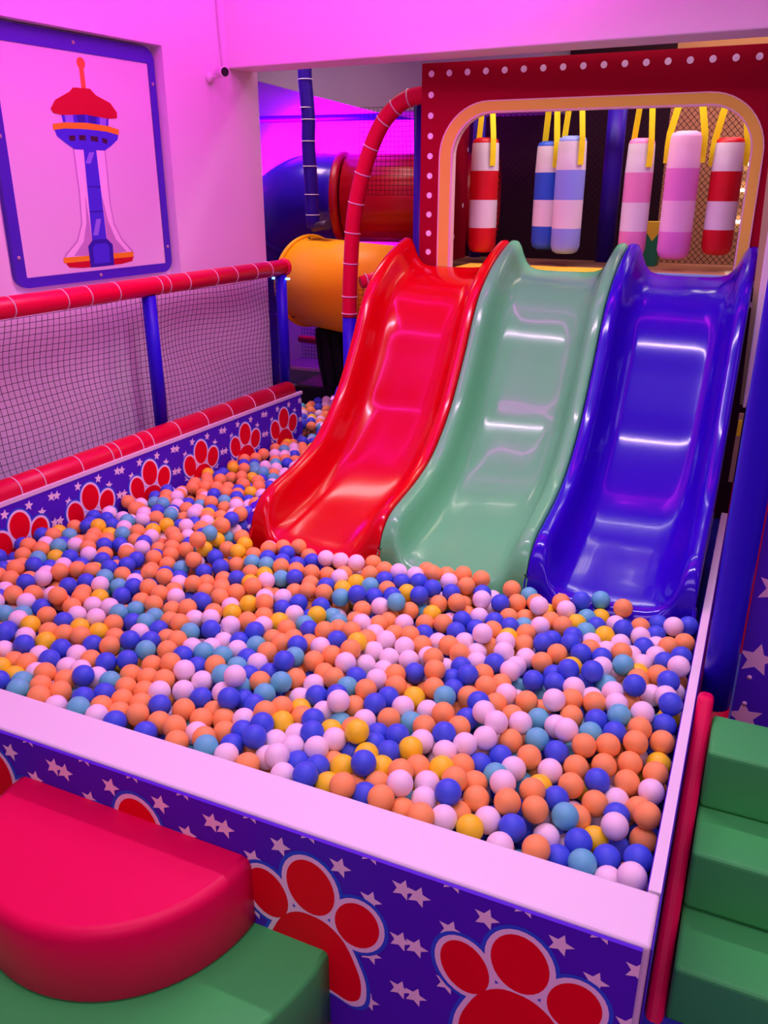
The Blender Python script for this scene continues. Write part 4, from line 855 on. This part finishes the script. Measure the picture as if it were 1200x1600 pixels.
# ------------------------------------------------------------------ balls
BALLS = "28831376416p27881357422t29381418429o27301342430o25661281463b26771325443o24711257471p27011280424b23781281474b26121324429o28241320401b29381309414b28321445400o28261495418b28821307394b23191372474y21161272466b29351514412p28831530407o27801572441o26531373446p27341596453p29361668432o28831623446o27771465412o21931240462p29381403379o26491286419p27111393430o25731504444p28281597439o22261463470p29381761476b25381467441p26741508422o27261546423b28801580419o24391392451y27251494411p29361567419o22741349454p22551301458p27751522417o26301591444p27581409413b25841549460p19771378461b26831693458p28501806476b18061254447o24851477448b26221542425o19591434486p26761568428t25201266439p24561550446o27451829475b26171697432o15861317457b28301548420o28341697455t26531457420p20461502451t26081793432b27621318391p22961514449b20211561472b25071317437p23291279449y29331721441b18011440457p18851323438o28081905466t27711735448o23671206468o25611335452o22211344460b24591718453b25051428437p25201369442y23911429446b28821725458p18301304445b29381934478p19131252445o24521206466o23231700434b18901385433b23781698458o25451581456p26861828465b23961370443b24361614447t22811206466b18371386439p23431492435o21471499440b28491367377y21581635460p21031324461b21281369443y24711354440o24381899473p25481793446p25111703443o26141491415b23551547437p22531556452o28701482391p29221870468b26091875440o18561437441p28841675448o13351368458b26621792440b15681512450b19391317430o26571657419t29022171461p15761408441b27861685435b25931949454b24461441439p25531407431o25931373424o16431485452t15681255443o28341648439b26381919448o15361468448o20681630445o24321491441o17971346450p21951302442p28071397391o27291681432o29351247425p26981925460b25382113475p20291452442t25741235437p21541577447o22531618445p27171733443o24521305458o23102056463o23071616441o27592204471o17691693449p21981800447p25631705433p17281657445b21541971472t22811257448b16221436444b27831631434t23951648440o23621600433y21481685469o12381592477o20581552435o26902238466t21982039472b26422194475b25031527436o23742091470p14891288456o17481454457o18611261435o25091863453p25801449412b20271972471b20991416446o24262106462b25001812444b20341206459t14181413441b23051954445o21891689431p21011669448o14361354445b28201745452p17871542450t22461505434o14311473451o17731394449o27752118451b28801427399b22891742440p19361616447o21961393454b12621521452o21841749437p26631962464b26102143463p20151301427o13621416448y25612042450p26281237431y23081566439b28881849432p23601850444o24161269441o20681253440b28041792452p19771964453t24011819446o21051966449p20321758459o19471668449o20811372456o27111785444p23062151473o10891682466p22581786449p19841343426o26202059456o17031912458o18531687453b27571249419o28931389351b29382211451b19931490445o17211299434o13911577447p11041553472o11081733468o16671298438b23901514424t17391832443y28431264405t25421945439o13571723440b16931345434o24821658433o20801739451b24101571426p16651396434o14841206456t24342197467o19401562444p27951961467o24662142454o20001665456b14821463441b19561854443y14051867450o23551747460o19382151479p16151776450b16321643451o18681958456o12711453459y21441311435p25521656433o22202090475b12631372474b22351738435p13781467448o16741206457t13951318444o25181624448b29371620406y15381303440o16921448439o22011558444t22931464434p21121550432p29382102454o24031318442y18541498452o17921836456o16701870449o20371348438p14531577441o28941914452o29022062456o15511206455o27041633429p15111872445o19231959459o16411348436t25891281415o16831622444t22921827440o18931834442p22291263438b14421972470o16421824449o14891710447o16911513448o20331399444b20541693449p27332076443y16821567448o22851662442o14471523441y18981466454t14272021520o23372198481o21952155491o18401550448t17952008462b26261414426t23531929443b12701731456p11821689453b10051729472b16001724452o13581777447b18292151474p25051581425b16481249451b17301759447y17201397438o25611896429p15171245452o28232112442p15241408436o20861206453p20631303442b13301515452b11371778462o17451507448b28402056443b10711631469b17931742444o14721413436p29181464399o17191964456p20191615453t16971701451p15181777445p13451869451o21851999436o20981790457o11571549460p21001852451p13211640440p29021971460b18832150476p21991612440b22021917440p22522058445o20591940441o16451695440p14441682432t23432008437b21881459431p20011244446o17432012447t17281206451p14251632442t22461854445o15312091467y21541416435o18651908437b12171462459p18831645438t27601882460p15261998450b14651767450o19801765446b14272161517o24991912454p25331998443o11351487446t24511816434p09781682478o13291568446p15552045443o22512149477p17471349435o23911892438p29382019459b19141754440o14272086518t21421736462y17771300438o16191534448b10961874466p18491605438p28481976437p12691648452o19601270429p12921958456o15341619443t20682005455b23381440426b27501937454b23521392435b23571340446y21692108478b16131959444b22802196486o10031636465o24861762437o13432060452o14121782453o19252058466p22762102466b22521951434o17811206449b17001251440o12941336447p25371206452o21152102468b12181991464p24361679428b13741652441p14821622429b14861361430p23822047437p16952209467o18262058463o09751866477t18021491438b11331598459o18091912441p21751352434p18341863433b12451929453b20322054461t15881359429p28612149436b24231772437b24822014444b29231817457p17172057464o20042111470o15861609436b20981502418p24091222446b11911784465o20862147478p24441976444o12731826448o21361888437o12511875457b10031912468p14772040457b17531251437o23111358422b12841596449o22532004438y26001632428o28772017446p12111553451b12101736452b27821839437t18471739443p14531246446t15481718437o28592204442b13192011450o10602187468p24351866430p14861962440b22431390440y17761646424p21502061459y19331415442p09441822478o18701786437y25852191458o11931942462o26822071445t14272373520o14272215520b19491212441o27951276387b16632056460t24151726425b09131773471o21121605434o18261650434b19371368418o14792106461o25371748429o28152173438o13261463445o10852050469t23231224442y22691900431b27031340369b12322214462p19881543437b14272052475y11122282463t12201830460b14272270520o21541259432p17782150454b15561565442p19381911440b18971531440t12981407452p14112696430b13441322434o08891821482o15091518441o19792065456y13051770439t18171790440o16082057457t20582102465b27161441405y10831960462b13962614429y27022120442b13991960437t19861422432b13831520442y27802054440p25792093445o11632192462y26492110444y22261206447p24622073440o19772195466o18661208443b17361560442p24332029442b23191879427p14111214456b24901224434o15641864433o12682107461o11501876455b14272621385p10551833465b10822237460o25491844430p21451939424o12451779455t13441960440o14051266438y09732603442o13011691437y11102006450b11862324463p24561916425o15142159463y28501880449o28421807425o16322010445o18941584435b16792158461b09772053479y14272124478y18632094446o26582015454b21391206445o21991507452b19572015453y28451459349p16122152467o20332158470o25012108428o12932700439b09242056468b27492163436p14272720384o16021206441p11722096456p09001921482o13841369436p22411442426t14272905373p21251457422y26672160440t27002201428y08732330458o10021823459y22421686429p21951864431o24862204452t23921987431b11102099463o21471786446o15221670432t14273013397o27062028440p19441803436t19031696436o09452284458o27131976449o19451511438b21222015465b14231732432o15821664436o08461922473b14272354458o08712048459o20251853436t26052003437b14581870436p14042782416p09251967467t14762199467o13531271447y18181965437o25631813387t14272460472t16161872448o16921807437p10301959473o14272322503b09922104466b17722057461o16331583433o14232553391o26481843430b15231922428o19032010454b11602467452o15381357438p21481837436p21392154474p09992466451p20872056459o14272742334o14273107415o15832106458o14272841285p19531463434t16412197460o09731777468t10032373455t14272529340p17751592434p23592143462b26721474372t14272406477p14431301438p09542923425y20491807444o16641760434o14272396424p20071715436o10581912468o12712472456p16382104459b10292143473t23261786436p19861892425t11372053451o18492009451o11422142457y27281403368p13672969417o14103340410b27512010435p12902796430p14013251310o19551720437o14272444399o27571784428p13962884413p13442797435o29381897423p27301845426b12192469438o22921308425o12832232456o14771819438o11861505447t14272495382t10092746434o12202653439y14272281469b14273004324o14033058416p10751782461p11102557446b14272351394o14042886327y12702285456p26361807387t16862007450y14273092363p12892057452o17472105456b10022648434o17641881446p14073244392p13033060419p11191921451o28152013435p14272936324y22262196473o25122055431t13852832427o14053612406t27851933415p10092928427o14133320358b12372049438o11892037460b11022389444o14143522386t10572833426o10042831414o28001518369y08682149461b14273473304o12072735436o09623162422o09352141466b26861877444y10552096470p14092690336o11322606441o11112920426t10532283464b15601962429o22901409448o14262176465t14043423305o24931962440y09042190466p14273674401b24601665381o14273391402y19631990405o14252796334o12203103419t11223108413b23771786413p12272143459o10282234468p29141711389b09171869473p28851663380p08943746397o17432191448o09232421429t06803742400p11252748428o26961522374o23701256427o11913057420p14273836306p10552006458o08413745405b28451928436y08501731470b11661638443p10562652437o26451735391o12752649438p11882515445t12381690441o14023326305o28692097431p13793842404p14143612300p13312926420o10281589453p14263742305o13533147415o19152109453o13261820438p12402330455o07313744381t12652377442o16922105457b10263613409b22102041414t09543108416o29381776424y14273929307b14103887411b07873746393p20621888431o14042514428p29381951421o12132563448b14251913428b13432692418y06913744301p10012005468o12652178440p14272229470p14143596352o14204148354b12993154411b26761388375b10352420437p12512875427y25511534391p12301410454b08411841468b25182160457o11752779441o14104077396o14014256395o11392320435o10593021416p20881292395o29291446349b14272310426t14273765384p27511614381t11133850411t13843292405b12163937413o10033196415p16671951444y21562206471o08223762346o12643754407b11984069408p12183476403y14274122306t09181685460b14272397368b14273936396p11622917405t13062875424o13523056396b11133026413p10231774447b27981346354p10262052455y09142514448b12203009405b07683765346t13833480401o10413709403b08651980465y11393702409b09973475400b10802879409y12181623437o13023889409b14102956372b08942375434p14274028303b11103656401p09452469446o14223666303o11063570403p28861567367o10834068406p09542203449p09223064418o09142791433y09521728460o13013519407o14273831380t13783565400b23372075419o08922466433b23912131420p09752700433o29381609319b27861689335b09973291408t11091823450b14234291351o10561727453p23082121427o12982969422p11893791395o10064025408p13752736424p09481639463o28311660380o10812513431o09783703411t11093472402o24641295396t12153384398p29181659324y10612940419t10462472425b10823243406b07103889402b13263292404o10802699423o12282783423b11613385408t07374117395b12723474398o28311572370p10212599418o07384022400o07083795396b10593760407p15031857393b23571692393o08381804429b11862610442o10523477402b15601478396y11663839410y11444066404p25931455336p10833071417t09433299407o11882424436b13283750404o12162283441b09772973428b12143292405o11643188413o09482651440o12964155409p25462187419y28631614380o13233203416b14083071316o12203839405t11953524410t27831408311b11362965408o11663743385p13504157406p11092464430t10871500469p09523843406o07144258404p10783339403o10361677451o26921227420p10583195417p13964128410o11114314405o11893611394t13054083411y10883150413o10541541456b08144072402o11862238444b13543796391o09491912461b08633972399o17441927426o23802184429p17731383393o14254203352t09422744431o11051713412o13773203413y06604255392b09342875411b07643890392b12173199412t12683293403t26941615378b13992668385y06484074399t14104044353p16121493393y14073158412b15361528395t13753936414p14103525303b09752418445o15691304395t13992013389o13553338408y10243338409p07383937402p12962525439p26161620378o12173660384p13493438408o11593291409o15861914431o11342694421b12422602423b11512176410p07384314400p18721947400o27891440362p12414254406b13733389408o13793276353t09712790430b13711913432b09752514439o12953709391b29381582367o12524081401p11064212402p29381502308b11562381448p13161913435o08673793406b10593845404o10313892409p06533888400p11123196398o12164120413p11063291397o14064269305t10693937406p22992035408p12694300409p11852134408o13202741415p24851447390p12713660386p07914026384p08674065395b29041497351o25511903376b10584019391o12102834414p13804031397y13863549348y10053014407t13853696350t27241755387b12443151411y25421618387t09214072403o20641527386o11912963409p28531524360p10741572417o09484025397o11863243409o10523291405p13493611399y10014209400p12124208403o15791812429b09473936391p10843521402o10854267406o27511708385t23262180431o13194220409p12403709388o08154262402y16461726395b12743843398p07143781343o10772032414o12102375444y12983338403o12423245398o11352870410b26401429374b27561487366b11094116408p20391669401o07614166397p11623482397b10761667415p25811580386p13253103393o08983844406p09963573388t19791939398p09761958453o07623802394b13503702392t09763060403b09703346406o09024306380o06764120391o12443429385o27541458320p13312566448t09513397404y08954213387b08763777348o14232012438p18112175419b10323149400o09163981397y09724159392b20681623392b29381758373p25761760387p11371950408b13233938398b12641898403b08952101457b11381689363b09223796405o19132184423p10534223398p13792637339p21832087425p12993428389o09632587384o12381945402o13202113447b12432517444o10063750403y09804261400o10413389401o11063386401b11873431396b13983046363t26671568375b06593984399t08464310386p28941254393p13742492471p13152080404p09462558427p14053978310o13622969322o18751480397b12322928417b13391772397b12743106412p10532369433b13223565387o22752104377b11323338404o24631497390p08484116397p27231569374o06643795300y11874257405o11591982447p19031900399b09833896383b17381976402o21261991405o28001998350p14003789300o13724209397p11653014400p27831505319b11124025388o13723468348b11873338399o11313974390o17681481396o13792563423p11133750404o12642001437b18061341392p12693934402o13002683386b14792083412o27771567375o12902425438p12151438410p12473523394o28601710386y13743204308p20131621395o08424215398b09024123402t23111664394o10751758412o12983986398b14272089436b27692207410b11733128408p11943887404p14441624390b10544117404p09232967417o15771354376p19061321388t13454267397o24891643341b06823843394p26461833340p13943796354b13283843388p29381664375p11603565399o20092011437p09483456387o13742997368p25761403382b23231904379b21461767394p13232294453y07943934383y12943611384t13502946371b12654029392p07644264383p25931341381p26491341377b15981578391b14402049396o28751919343b17122024404b13773569298p14162443343t08672235447t28081802384b16611693351p29381865379p14741903393y18461995399o22542155386y10531808417p23091763390p23561301396b27291410314p13192193450b12011878436o13872835332b11082181441b29201336338o24231515335p08154160396p06554181386o19822046405y14133988387o26411521379t09803980391p27231661381y22991788341o12351765403t11281773409o13254034397o11633658388b12413059396b20921949398b12361489408b10622563422p11111532416p19511430391p10544311402b29261812385t25141939392o20361481397b09493748403p10963801395b15241335391p13292925325o19672017357o13993882305y10314069390b15042035406b28421761393y10822325446p24871344389y14053142360o26472205416b13801824429b14004074309b06813935398t09763795397p13003795394b09242329437o13742106442t17612047409t27781661381b11311664412o29231834336b13981484400p20031561347b10902787413o11651588413b11364262387o12454160389b12211821356o26761291371b25481300385o27541805378o17511734403p10062187451p09373202393b22722007360b07073834299o19282036410o09182603413o23292200380o11594213388y24932207375o11631825443y16361799398b18532194451y08173885385p08694166396o10763430391y09784070400p21221625385b20361573391b07643979378b16371751348b27912164370b26791693385b14272210422b08942013376o13753748377b14171810392p06814032386o13703743305t17001851401o11654315396o24081938417b13402580389b08704261381b11634117401o12703199399b09653517387b07863741301t08783895398o22751433386y28361406342b12691441406o29091923385o25391988389p14272346340y12071989411o20512003403p26551978416p16951918397t13694290351o12743016408p14622000403o13572764381y12781797401t24641762385o13592631389b27321595327o17171319339y29191724335p10221787373o24341429387o21552037411o22362113427p07593791299b28981402299p19251362346o17001715398p10103662393b23141984398b25691665382p25812012343p26891795391o10044116385o13313006401b08661755424p10071986417t17601456347p29091457300o22281994392b14761310396p07753867344o17171506348o19261950402p27011896391p27862029392o23731575386o15092128418y12403612375y18481470341o08632119416b13993432380o21942055364b16451444393p12682730382p10773614390y13811709393o13221432400o11811760408b18852059362t13723835307b15061477394t29382176409p26191599327p15872196447p09151852422b17881854401o12921943396p15011765395t17091771398p11362511431b13553890394p22751532394p14541383393b17951433395p25572134414o16541978398o11591710408b27581642333o14501853385b22011765388p11112824380b09494208383o16621953350o09222033418o22691615393b15661861348y12423980392b13014240353o26071853389b20941671394o24061671384b14272302372o25702032398t19591625398o19821484392b17151471394b13512875326p22512056368b09052725378y10313065401p13734025309b17421340382b13994169307o13862452436b10193524389p17761296383o13783361356p14262141425t18711421337o24621415343b15381455348o10623665378b10883889384b15101387388p22002149390p28051708385b25181845385t22731740344o26731598330b25671409327o26231939390b28761966391y28621897395o26971950391p14661713393o21472155382o18012198371y09982276450o22841811388o20311953396p19871284384o10113833382o10294163392p11621451415o12403337388o24111479389t11651534407o19442065367p12881655398o16952075409o13603621301b23801434393o28071456310p13233564302p13722738336b07903815345t08993827348t13803120316o22722174434y24881619390p10361630418o14642129388b26232044403y13882055423p27001831335b21521669397o23411619387o27791756386p12001811405o17711784402p12851389402o13564237353b13773375303o10532806377b09222695420t27001551328p22441787344o13191647354o09981738371b12131715399o18301292390p23601745382p08912556422p10841691367p23431824391p16461895397o15351813397t17161960352t15502007400b14192097382p14272175383p12591609402o13651617399o09481648376o21711553342t25411547336o11451602365o12973247397b16491818348o12694209391p28121640332y13533984401y11882689414o09632458342b13812574344o09612288362b10852220409p13842142390o13192901373b13243387305p15141875342o21991884347t10834163395b13783655385o12713381383b11873989393o09812862375o12962851376b22271581393o25931983387b11792362402p09322503394o08233802301t09781965376p11911866360p15632128413o19762133427o10532176414y22212101376b20901574389t24561576391b25061560375b11374163386p29331936339y14272089324t12464243353o18601348393t11223927353o13243908353b13834102356y11904149357y13544056356b14001410354b18471527399t19551530388t21271529381p13513975304o23622055363p19261416344p28861524307p14061306354b17321632395t12711546405y11572820411o13662091389p14811529395b22521385387o13723095364p09473274359b11401508366o13533521381b19122012361o12502048358p09433091366p11353245391o25411354386p12872033399p13462036396b23292098370p16412083409o18742040412o16582032403o11971663406b13921762398t13464073304b14041659395o19821674402o08972641380o13791433399o13122652341o13552686339o19771751393p11172996367t20141713382o10553565385o12153564378b10151715419p12361851404o13981864396t22551761390o26781847383y28661736338b26191786340b26481645340t14771337349y23581600339b15981258393o21691897395y28111904376o24391715378b24641843388o10831927410o28721804380p13712151473y12601975357b10252322439o10071889418t08163795389o09482011376o27311854373b27851851382o28381848390o18741855396b19761851391o20281879388p20831845398b21361854386t22571858392o23981847390o12901850401p13451852398b16141849398p09711848421t10541862418t11301853409b11871929407o14451949393b15021952388p16151940393p26471890390t08491947424o09211934421o10301937420o22241902392b22701929385o23761896387b24321890382y24891891388p15461891390b21031896396b21751813396o22301811393o24241799389t18431810397p19051803398p19571801384o20131812399o08921802425o09471799422p25181774385o18221757397y18811750397t20381763401p20931773402b14471764394p15551763393b09201752422p09761754419o20651716400b21191719397p21731719389b22271714385y24921716388y25461715383p17922002406o08981984422o10651979412o13201989400t13691968392y16041998399p23531947392b24011953365o24541942378b27691955368o17861947397p21481947371o21971949396o15201714391o15921723397o19421708386o08541702424b12681716402b13241719396t26221676382y22051654391t22581667381t25151666389p15571674389o16161675394b17791689392t18321691399p18841676389t09691671422o13431668398b24261621389o17901610385o18511631390b19051627392b21731608392o20952036409p24092039390o24622033397p25182038380b09762032420b11302025403p11832036404p24311989393y24851985390b26692016383p27331991387o29361999396b24222088408o24732085388p25492081401b27622092400o28132075400o29172092405o15882071408o17992085417b19492087416y20572074417t10532081415o11092075410p12072085404p12612083403b15342080406o26792068391o27342045396t28482029396t29012040403b09452082419o09992081417b11071615414o15211631392o16291622395t16821612390o08491621425p09551605421p23071577386b15441582391y17241578391o17811557393p18341579392p19291578393o19831576395b27272133396o28972142397o09042186412y12132180409o14832177416p20302127425o20892126427b21442125428p26112126409o26732121396b16172132416b16712130414p17252123410b18822139421o09172129416o09712132416b10252129418o10792128415t11332124407p12392133404o12932129399p08841579424b14081583395b14901583392o21721554397b22191526391y23301528393b24231533386o16801547397o17361525395t19001533386o08281516420p09581528419p10161546417o13321537402p14231531393o12362229408o12872211403p13412205397p24322168421b28222212402y09912225415p15392177417o17012180416b20662176430o21752169434o23581483384p25171492388o25761489376o19281483390o20851469379b21601486390y22461479387b23001484384b14521483398b16661495397t18221480388t08681479422o09211488423p10211492423o10751491416p12911491409b13441484398p13742421393p09512452395b10052440396p11552446399o12642447395o09952493392o10082359402b11022351403b13282353399b10782410400p11342396400o12382399401p13222407397p11052270410p11592261403p12552280403o13102281401o09772315407t11872308403b12362331400p09522363403p14272260406t13382154416y08932267410p09472260408p10512272409o25381442380p18501433387y20081436384o20601424395b21161424379p23281439374b11031444416t14331433393o09041436423p09571446425o10111438421o10242733378y11082722382t11622727384o09132779377o09852771381b11302773380o12192636387t12742634386o09632721381o10852598387b11882591391o09942632382p10482638385b11532632387b11842492396o12392495394o12962491396o11092540393b11642542394o12182546395t12732542392o12352956370b12962954370b10572997367b09213041367o11132904374o12062908374o12652909376b09142945368p09822958373o10862951371o10362857376o11782861378b12372863376b13592864378o09562910372y10512910375b11912773383p12522807380y12972776380o09532816378y13362814380p20271382392o20921381402o21481382392o22001400394t23061390380o24031385391o25081397387p13501386398b15541418392b16821403383y17331420390b18881393380o08101387422o08641399421t09161383422o10851393417t11841393414p22641332384o23581356393p24331340394p10113188362o10653181362o11543177360o13753187360o09283143366o09823142364p10943046366b11983042367o12853048365b10023091363t10643092366p11603094363p19741376379p20091333379b20611339390o21211336392b21741330384y11681341415t12591341407o13151345396t13741337391o14281335395p16521358383b27731296342b28311293348o28861294340b08471346422p10051353424y10591345419y11141343420t21421286387o22111291392p22631273395o24091291392b26211294373b08211211369o08721228371o09261219375o09801226377b26781219326y27311219316b27841219303o28381216299b10341224370b10891228371p11921220362o12461209362o12951234363o13511226361o26501268327p27041266317b27991275300p11651267366b12201267368t13301276362o28871241293b29381222290b08041275373p08981276374y09521273376b10051285376p10581272376p11121278371b26771315323o27301314314p28371315299b28911323294p08381366372p08921365375t09921356372y08631318372o09271324372o11861318368p12401317362p27031363320b27631357314y28161364306p29361364294p08121414374b09261408375p09811409376b10461363369p11011361370b11551363367p12131365366p08381462376y08921457374b09471458373o10011459372p10661460372o11521455362o26761411325p10351416375b10981415370t11831409362p16351305391p16941314390o09261309425o09801305420p10341297421y10881295417b12021299416o12511277412o13031293408t24971253388y25611245386o26591239373o27251253366t28081243346p28621245342o29191249337o08721299422o17431253383t18611248382b19111266389o19571237386t20311252391p21051241393o21841244389o23261256395p27001460328o28581439300o08591512376o09321511374p10321504371o28371502313y08961552377p09861535373o10431557371p11161556367o26711505328b27281506323p10861510367o11971509367b09781589374t10801597369o11991599362p27871559322p29291555321p08621594376o09251598376y12281553362t08901640377o10011638375b10551646369p11091643366b28311591318p28861592318p08351642377o09131690377p10221689372o11781734360b08361739379t08901742377o09441735376t10521735369p11241742364o08971250422b10011253421y11691255419o13721270396o14811256397p15381257397o16861260387o22221206393o22751219398b23501206399b24011225393p24531206398y25241206394b26171206384t08371257419t16651211397t17191206394o17731206392o18281206393o18951206389b20021206393b20641206393b21461206391p11371206415p11941206415t12461223415b12981208411b14201210402o15031206398o15581206395t16121206387o10841778362b12184299389b08011215419y08551206418o10291206421o10831215424b06884301382p07924311389o09081819375o09951835374o10591826366b11141824366b11671815361o08431809374o07334211384p07924206377o07094162381o07894113377o09494112379p07214068377o08454019378b09241871371p10401877368p08701869378p08651966376p09201965376o10031917372o11181923365p09491919376p07093977379p08473929370p10173940388t11693935386y11423887385o09293886381p07343846378t08473839386p10022019374o10562012368t11612009362b10321963371o10871967364p11771957361o13243656379p11363611383o13233476379t13253381383p11353428382p08592055375b09272061372b10712064366p11432060364b20171996361b20722029360b21262031365o13523246390o09743241393b10293239393o09463016408b08902101372y09502111371t09992087363o11092103362o29332061361p18312051367b20222049368p15632062361o16162055362b10262693416o12432698418o13002603422o11072648417p13492518429p13242467436p15042155361b15582145361b16102158369b16642154365b17182158369p25972108360p28142115363b28712106364o09052153368p10222137364p10752146363p21662101375y23832105373o24362116364y15952106365o16962109366o17502100367y18042100365o19092107370o20042100375t20582106372o21122101379p13222382445p13742400452b12892329429t13742351431o13702297424p14762206371b15302202368o15842206371p16392206370o16932207369t17472204371t09462189367o10002187368p10532197364b11072190363b23082151381t23622154380o24652161377o25192159374y25752158368b17712150372o18252149373b18792153368o19312156380y19852151375t20392156380o20932159384o13852247441y11312230439p13312244434o13752194439p08831643461o13912219382p08672238364p09222237365b09772236363y10342248363t11342238361o24382208377t25532209369o26352205363b26982188371o27472210361y28572186369o18562202373p19102206373b20082201380b20632205383o21772199388p22312204388p23842204379b10762329361o09032288361o12112281363o08571597474b09131597466o08451545463b08971546480t09481556465p10011544470o10371403454o11361423453b08881459469b10071452474b10571454452o08201497471y09281501475o09791496458b10571357473b11071378465b11611374459y12121356462o08311425456p09251413467b09811408456o08751325477b09711313473b10261313477p11701321468p12451314453p08481372470b09521362456y10041364478o09991266475b10531268463b11031290469b11531269469p12061281473o12551258463o13031284462o08111319453b13511213463o27331206391p27871213386b28411215383b28921206367b08391272478o08971275473p09481268455p09231218457p09771218456p10291220474b10831222478o11371218468o11911230464b12401206467o12971222463y08141224472o08701229465p27551893408t"
NIND = 300
R = 0.02725
def sphere_mesh(name, m, sub):
    bm = bmesh.new(); bmesh.ops.create_icosphere(bm, subdivisions=sub, radius=R)
    for f in bm.faces: f.smooth = True
    me = bpy.data.meshes.new(name); bm.to_mesh(me); bm.free()
    me.materials.append(m); return me
CN = {'o': 'orange', 'b': 'blue', 'p': 'pale pink', 't': 'teal', 'y': 'yellow'}
balls = []
for i in range(0, len(BALLS), 12):
    q = BALLS[i:i+12]
    balls.append((int(q[0:4])/1000 - 3.0, int(q[4:8])/1000, int(q[8:11])/1000, q[11]))
meshes = {c: sphere_mesh('ball_' + CN[c].replace(' ', '_'), BALLM[c], 4) for c in 'obpty'}
# neighbours as they look from the front right: right/left along the front wall, before/behind by depth
ca, sa = math.cos(math.radians(24.18)), math.sin(math.radians(24.18))
fl_ = [(x*ca + y*sa, -x*sa + y*ca, z, c) for x, y, z, c in balls]
def zone(x, y):
    if y < 1.255: return 'by white front ledge'
    if x > -0.13: return 'by right pit wall'
    if x < -1.7: return 'near left pit wall'
    if y > 1.95 and x > -0.55: return 'below blue slide'
    if y > 1.95 and x > -1.03: return 'below green slide'
    if y > 1.95: return 'below red slide'
    if y < 1.45: return 'in second front row'
    return 'mid pit'
labels = []
for i in range(NIND):
    x, y, z, c = fl_[i]
    nb = {}
    for j, (x2, y2, z2, c2) in enumerate(fl_):
        if j == i or abs(z2-z) > 0.045: continue
        dx, dy = x2-x, y2-y
        d2 = math.hypot(dx, dy)
        if d2 > 0.095 or d2 < 0.02: continue
        k = ('right' if dx > 0 else 'left') if abs(dx) > abs(dy) else ('behind' if dy > 0 else 'before')
        if k not in nb or d2 < nb[k][0]: nb[k] = (d2, CN[c2].replace('pale ', ''))
    s = ', '.join('%s %s' % (nb[k][1], k) for k in ('left', 'right', 'behind', 'before') if k in nb)
    labels.append('%s ball %s, %s' % (CN[c], zone(balls[i][0], balls[i][1]), s) if s else '%s ball %s' % (CN[c], zone(balls[i][0], balls[i][1])))
ORD = ['first', 'second', 'third', 'fourth', 'fifth', 'sixth', 'seventh', 'eighth', 'ninth', 'tenth']
cnt = {}
for l in labels: cnt[l] = cnt.get(l, 0) + 1
seen = {}
for i in sorted(range(NIND), key=lambda q: -balls[q][0]):
    l = labels[i]
    if cnt[l] > 1:
        k = seen.get(l, 0); seen[l] = k+1
        labels[i] = ORD[k] + ' ' + l + ' from right' if len(l.split()) <= 13 else ORD[k] + ' ' + l
for i in range(NIND):
    x, y, z, c = balls[i]
    o = bpy.data.objects.new('ball', meshes[c])
    o.location = (x, y, z)
    COL.objects.link(o)
    tag(o, labels[i], 'ball', 'nearest plastic balls in the pit')
# all the other balls, as one mass
bm = bmesh.new(); bmesh.ops.create_icosphere(bm, subdivisions=3, radius=R)
tv = [v.co.copy() for v in bm.verts]; tf = [tuple(v.index for v in f.verts) for f in bm.faces]; bm.free()
vs, fs, mi = [], [], []
order = 'obpty'
for (x, y, z, c) in balls[NIND:]:
    k = len(vs)
    vs += [(p.x+x, p.y+y, p.z+z) for p in tv]
    fs += [(a+k, b_+k, c_+k) for a, b_, c_ in tf]
    mi += [order.index(c)]*len(tf)
me = bpy.data.meshes.new('pit_balls'); me.from_pydata(vs, [], fs)
for c in order: me.materials.append(BALLM[c])
me.polygons.foreach_set('material_index', mi); me.polygons.foreach_set('use_smooth', [True]*len(fs)); me.update()
o = bpy.data.objects.new('pit_balls', me); COL.objects.link(o)
tag(o, 'mass of smaller looking plastic balls filling the rest of the pit', 'balls', None, 'stuff')
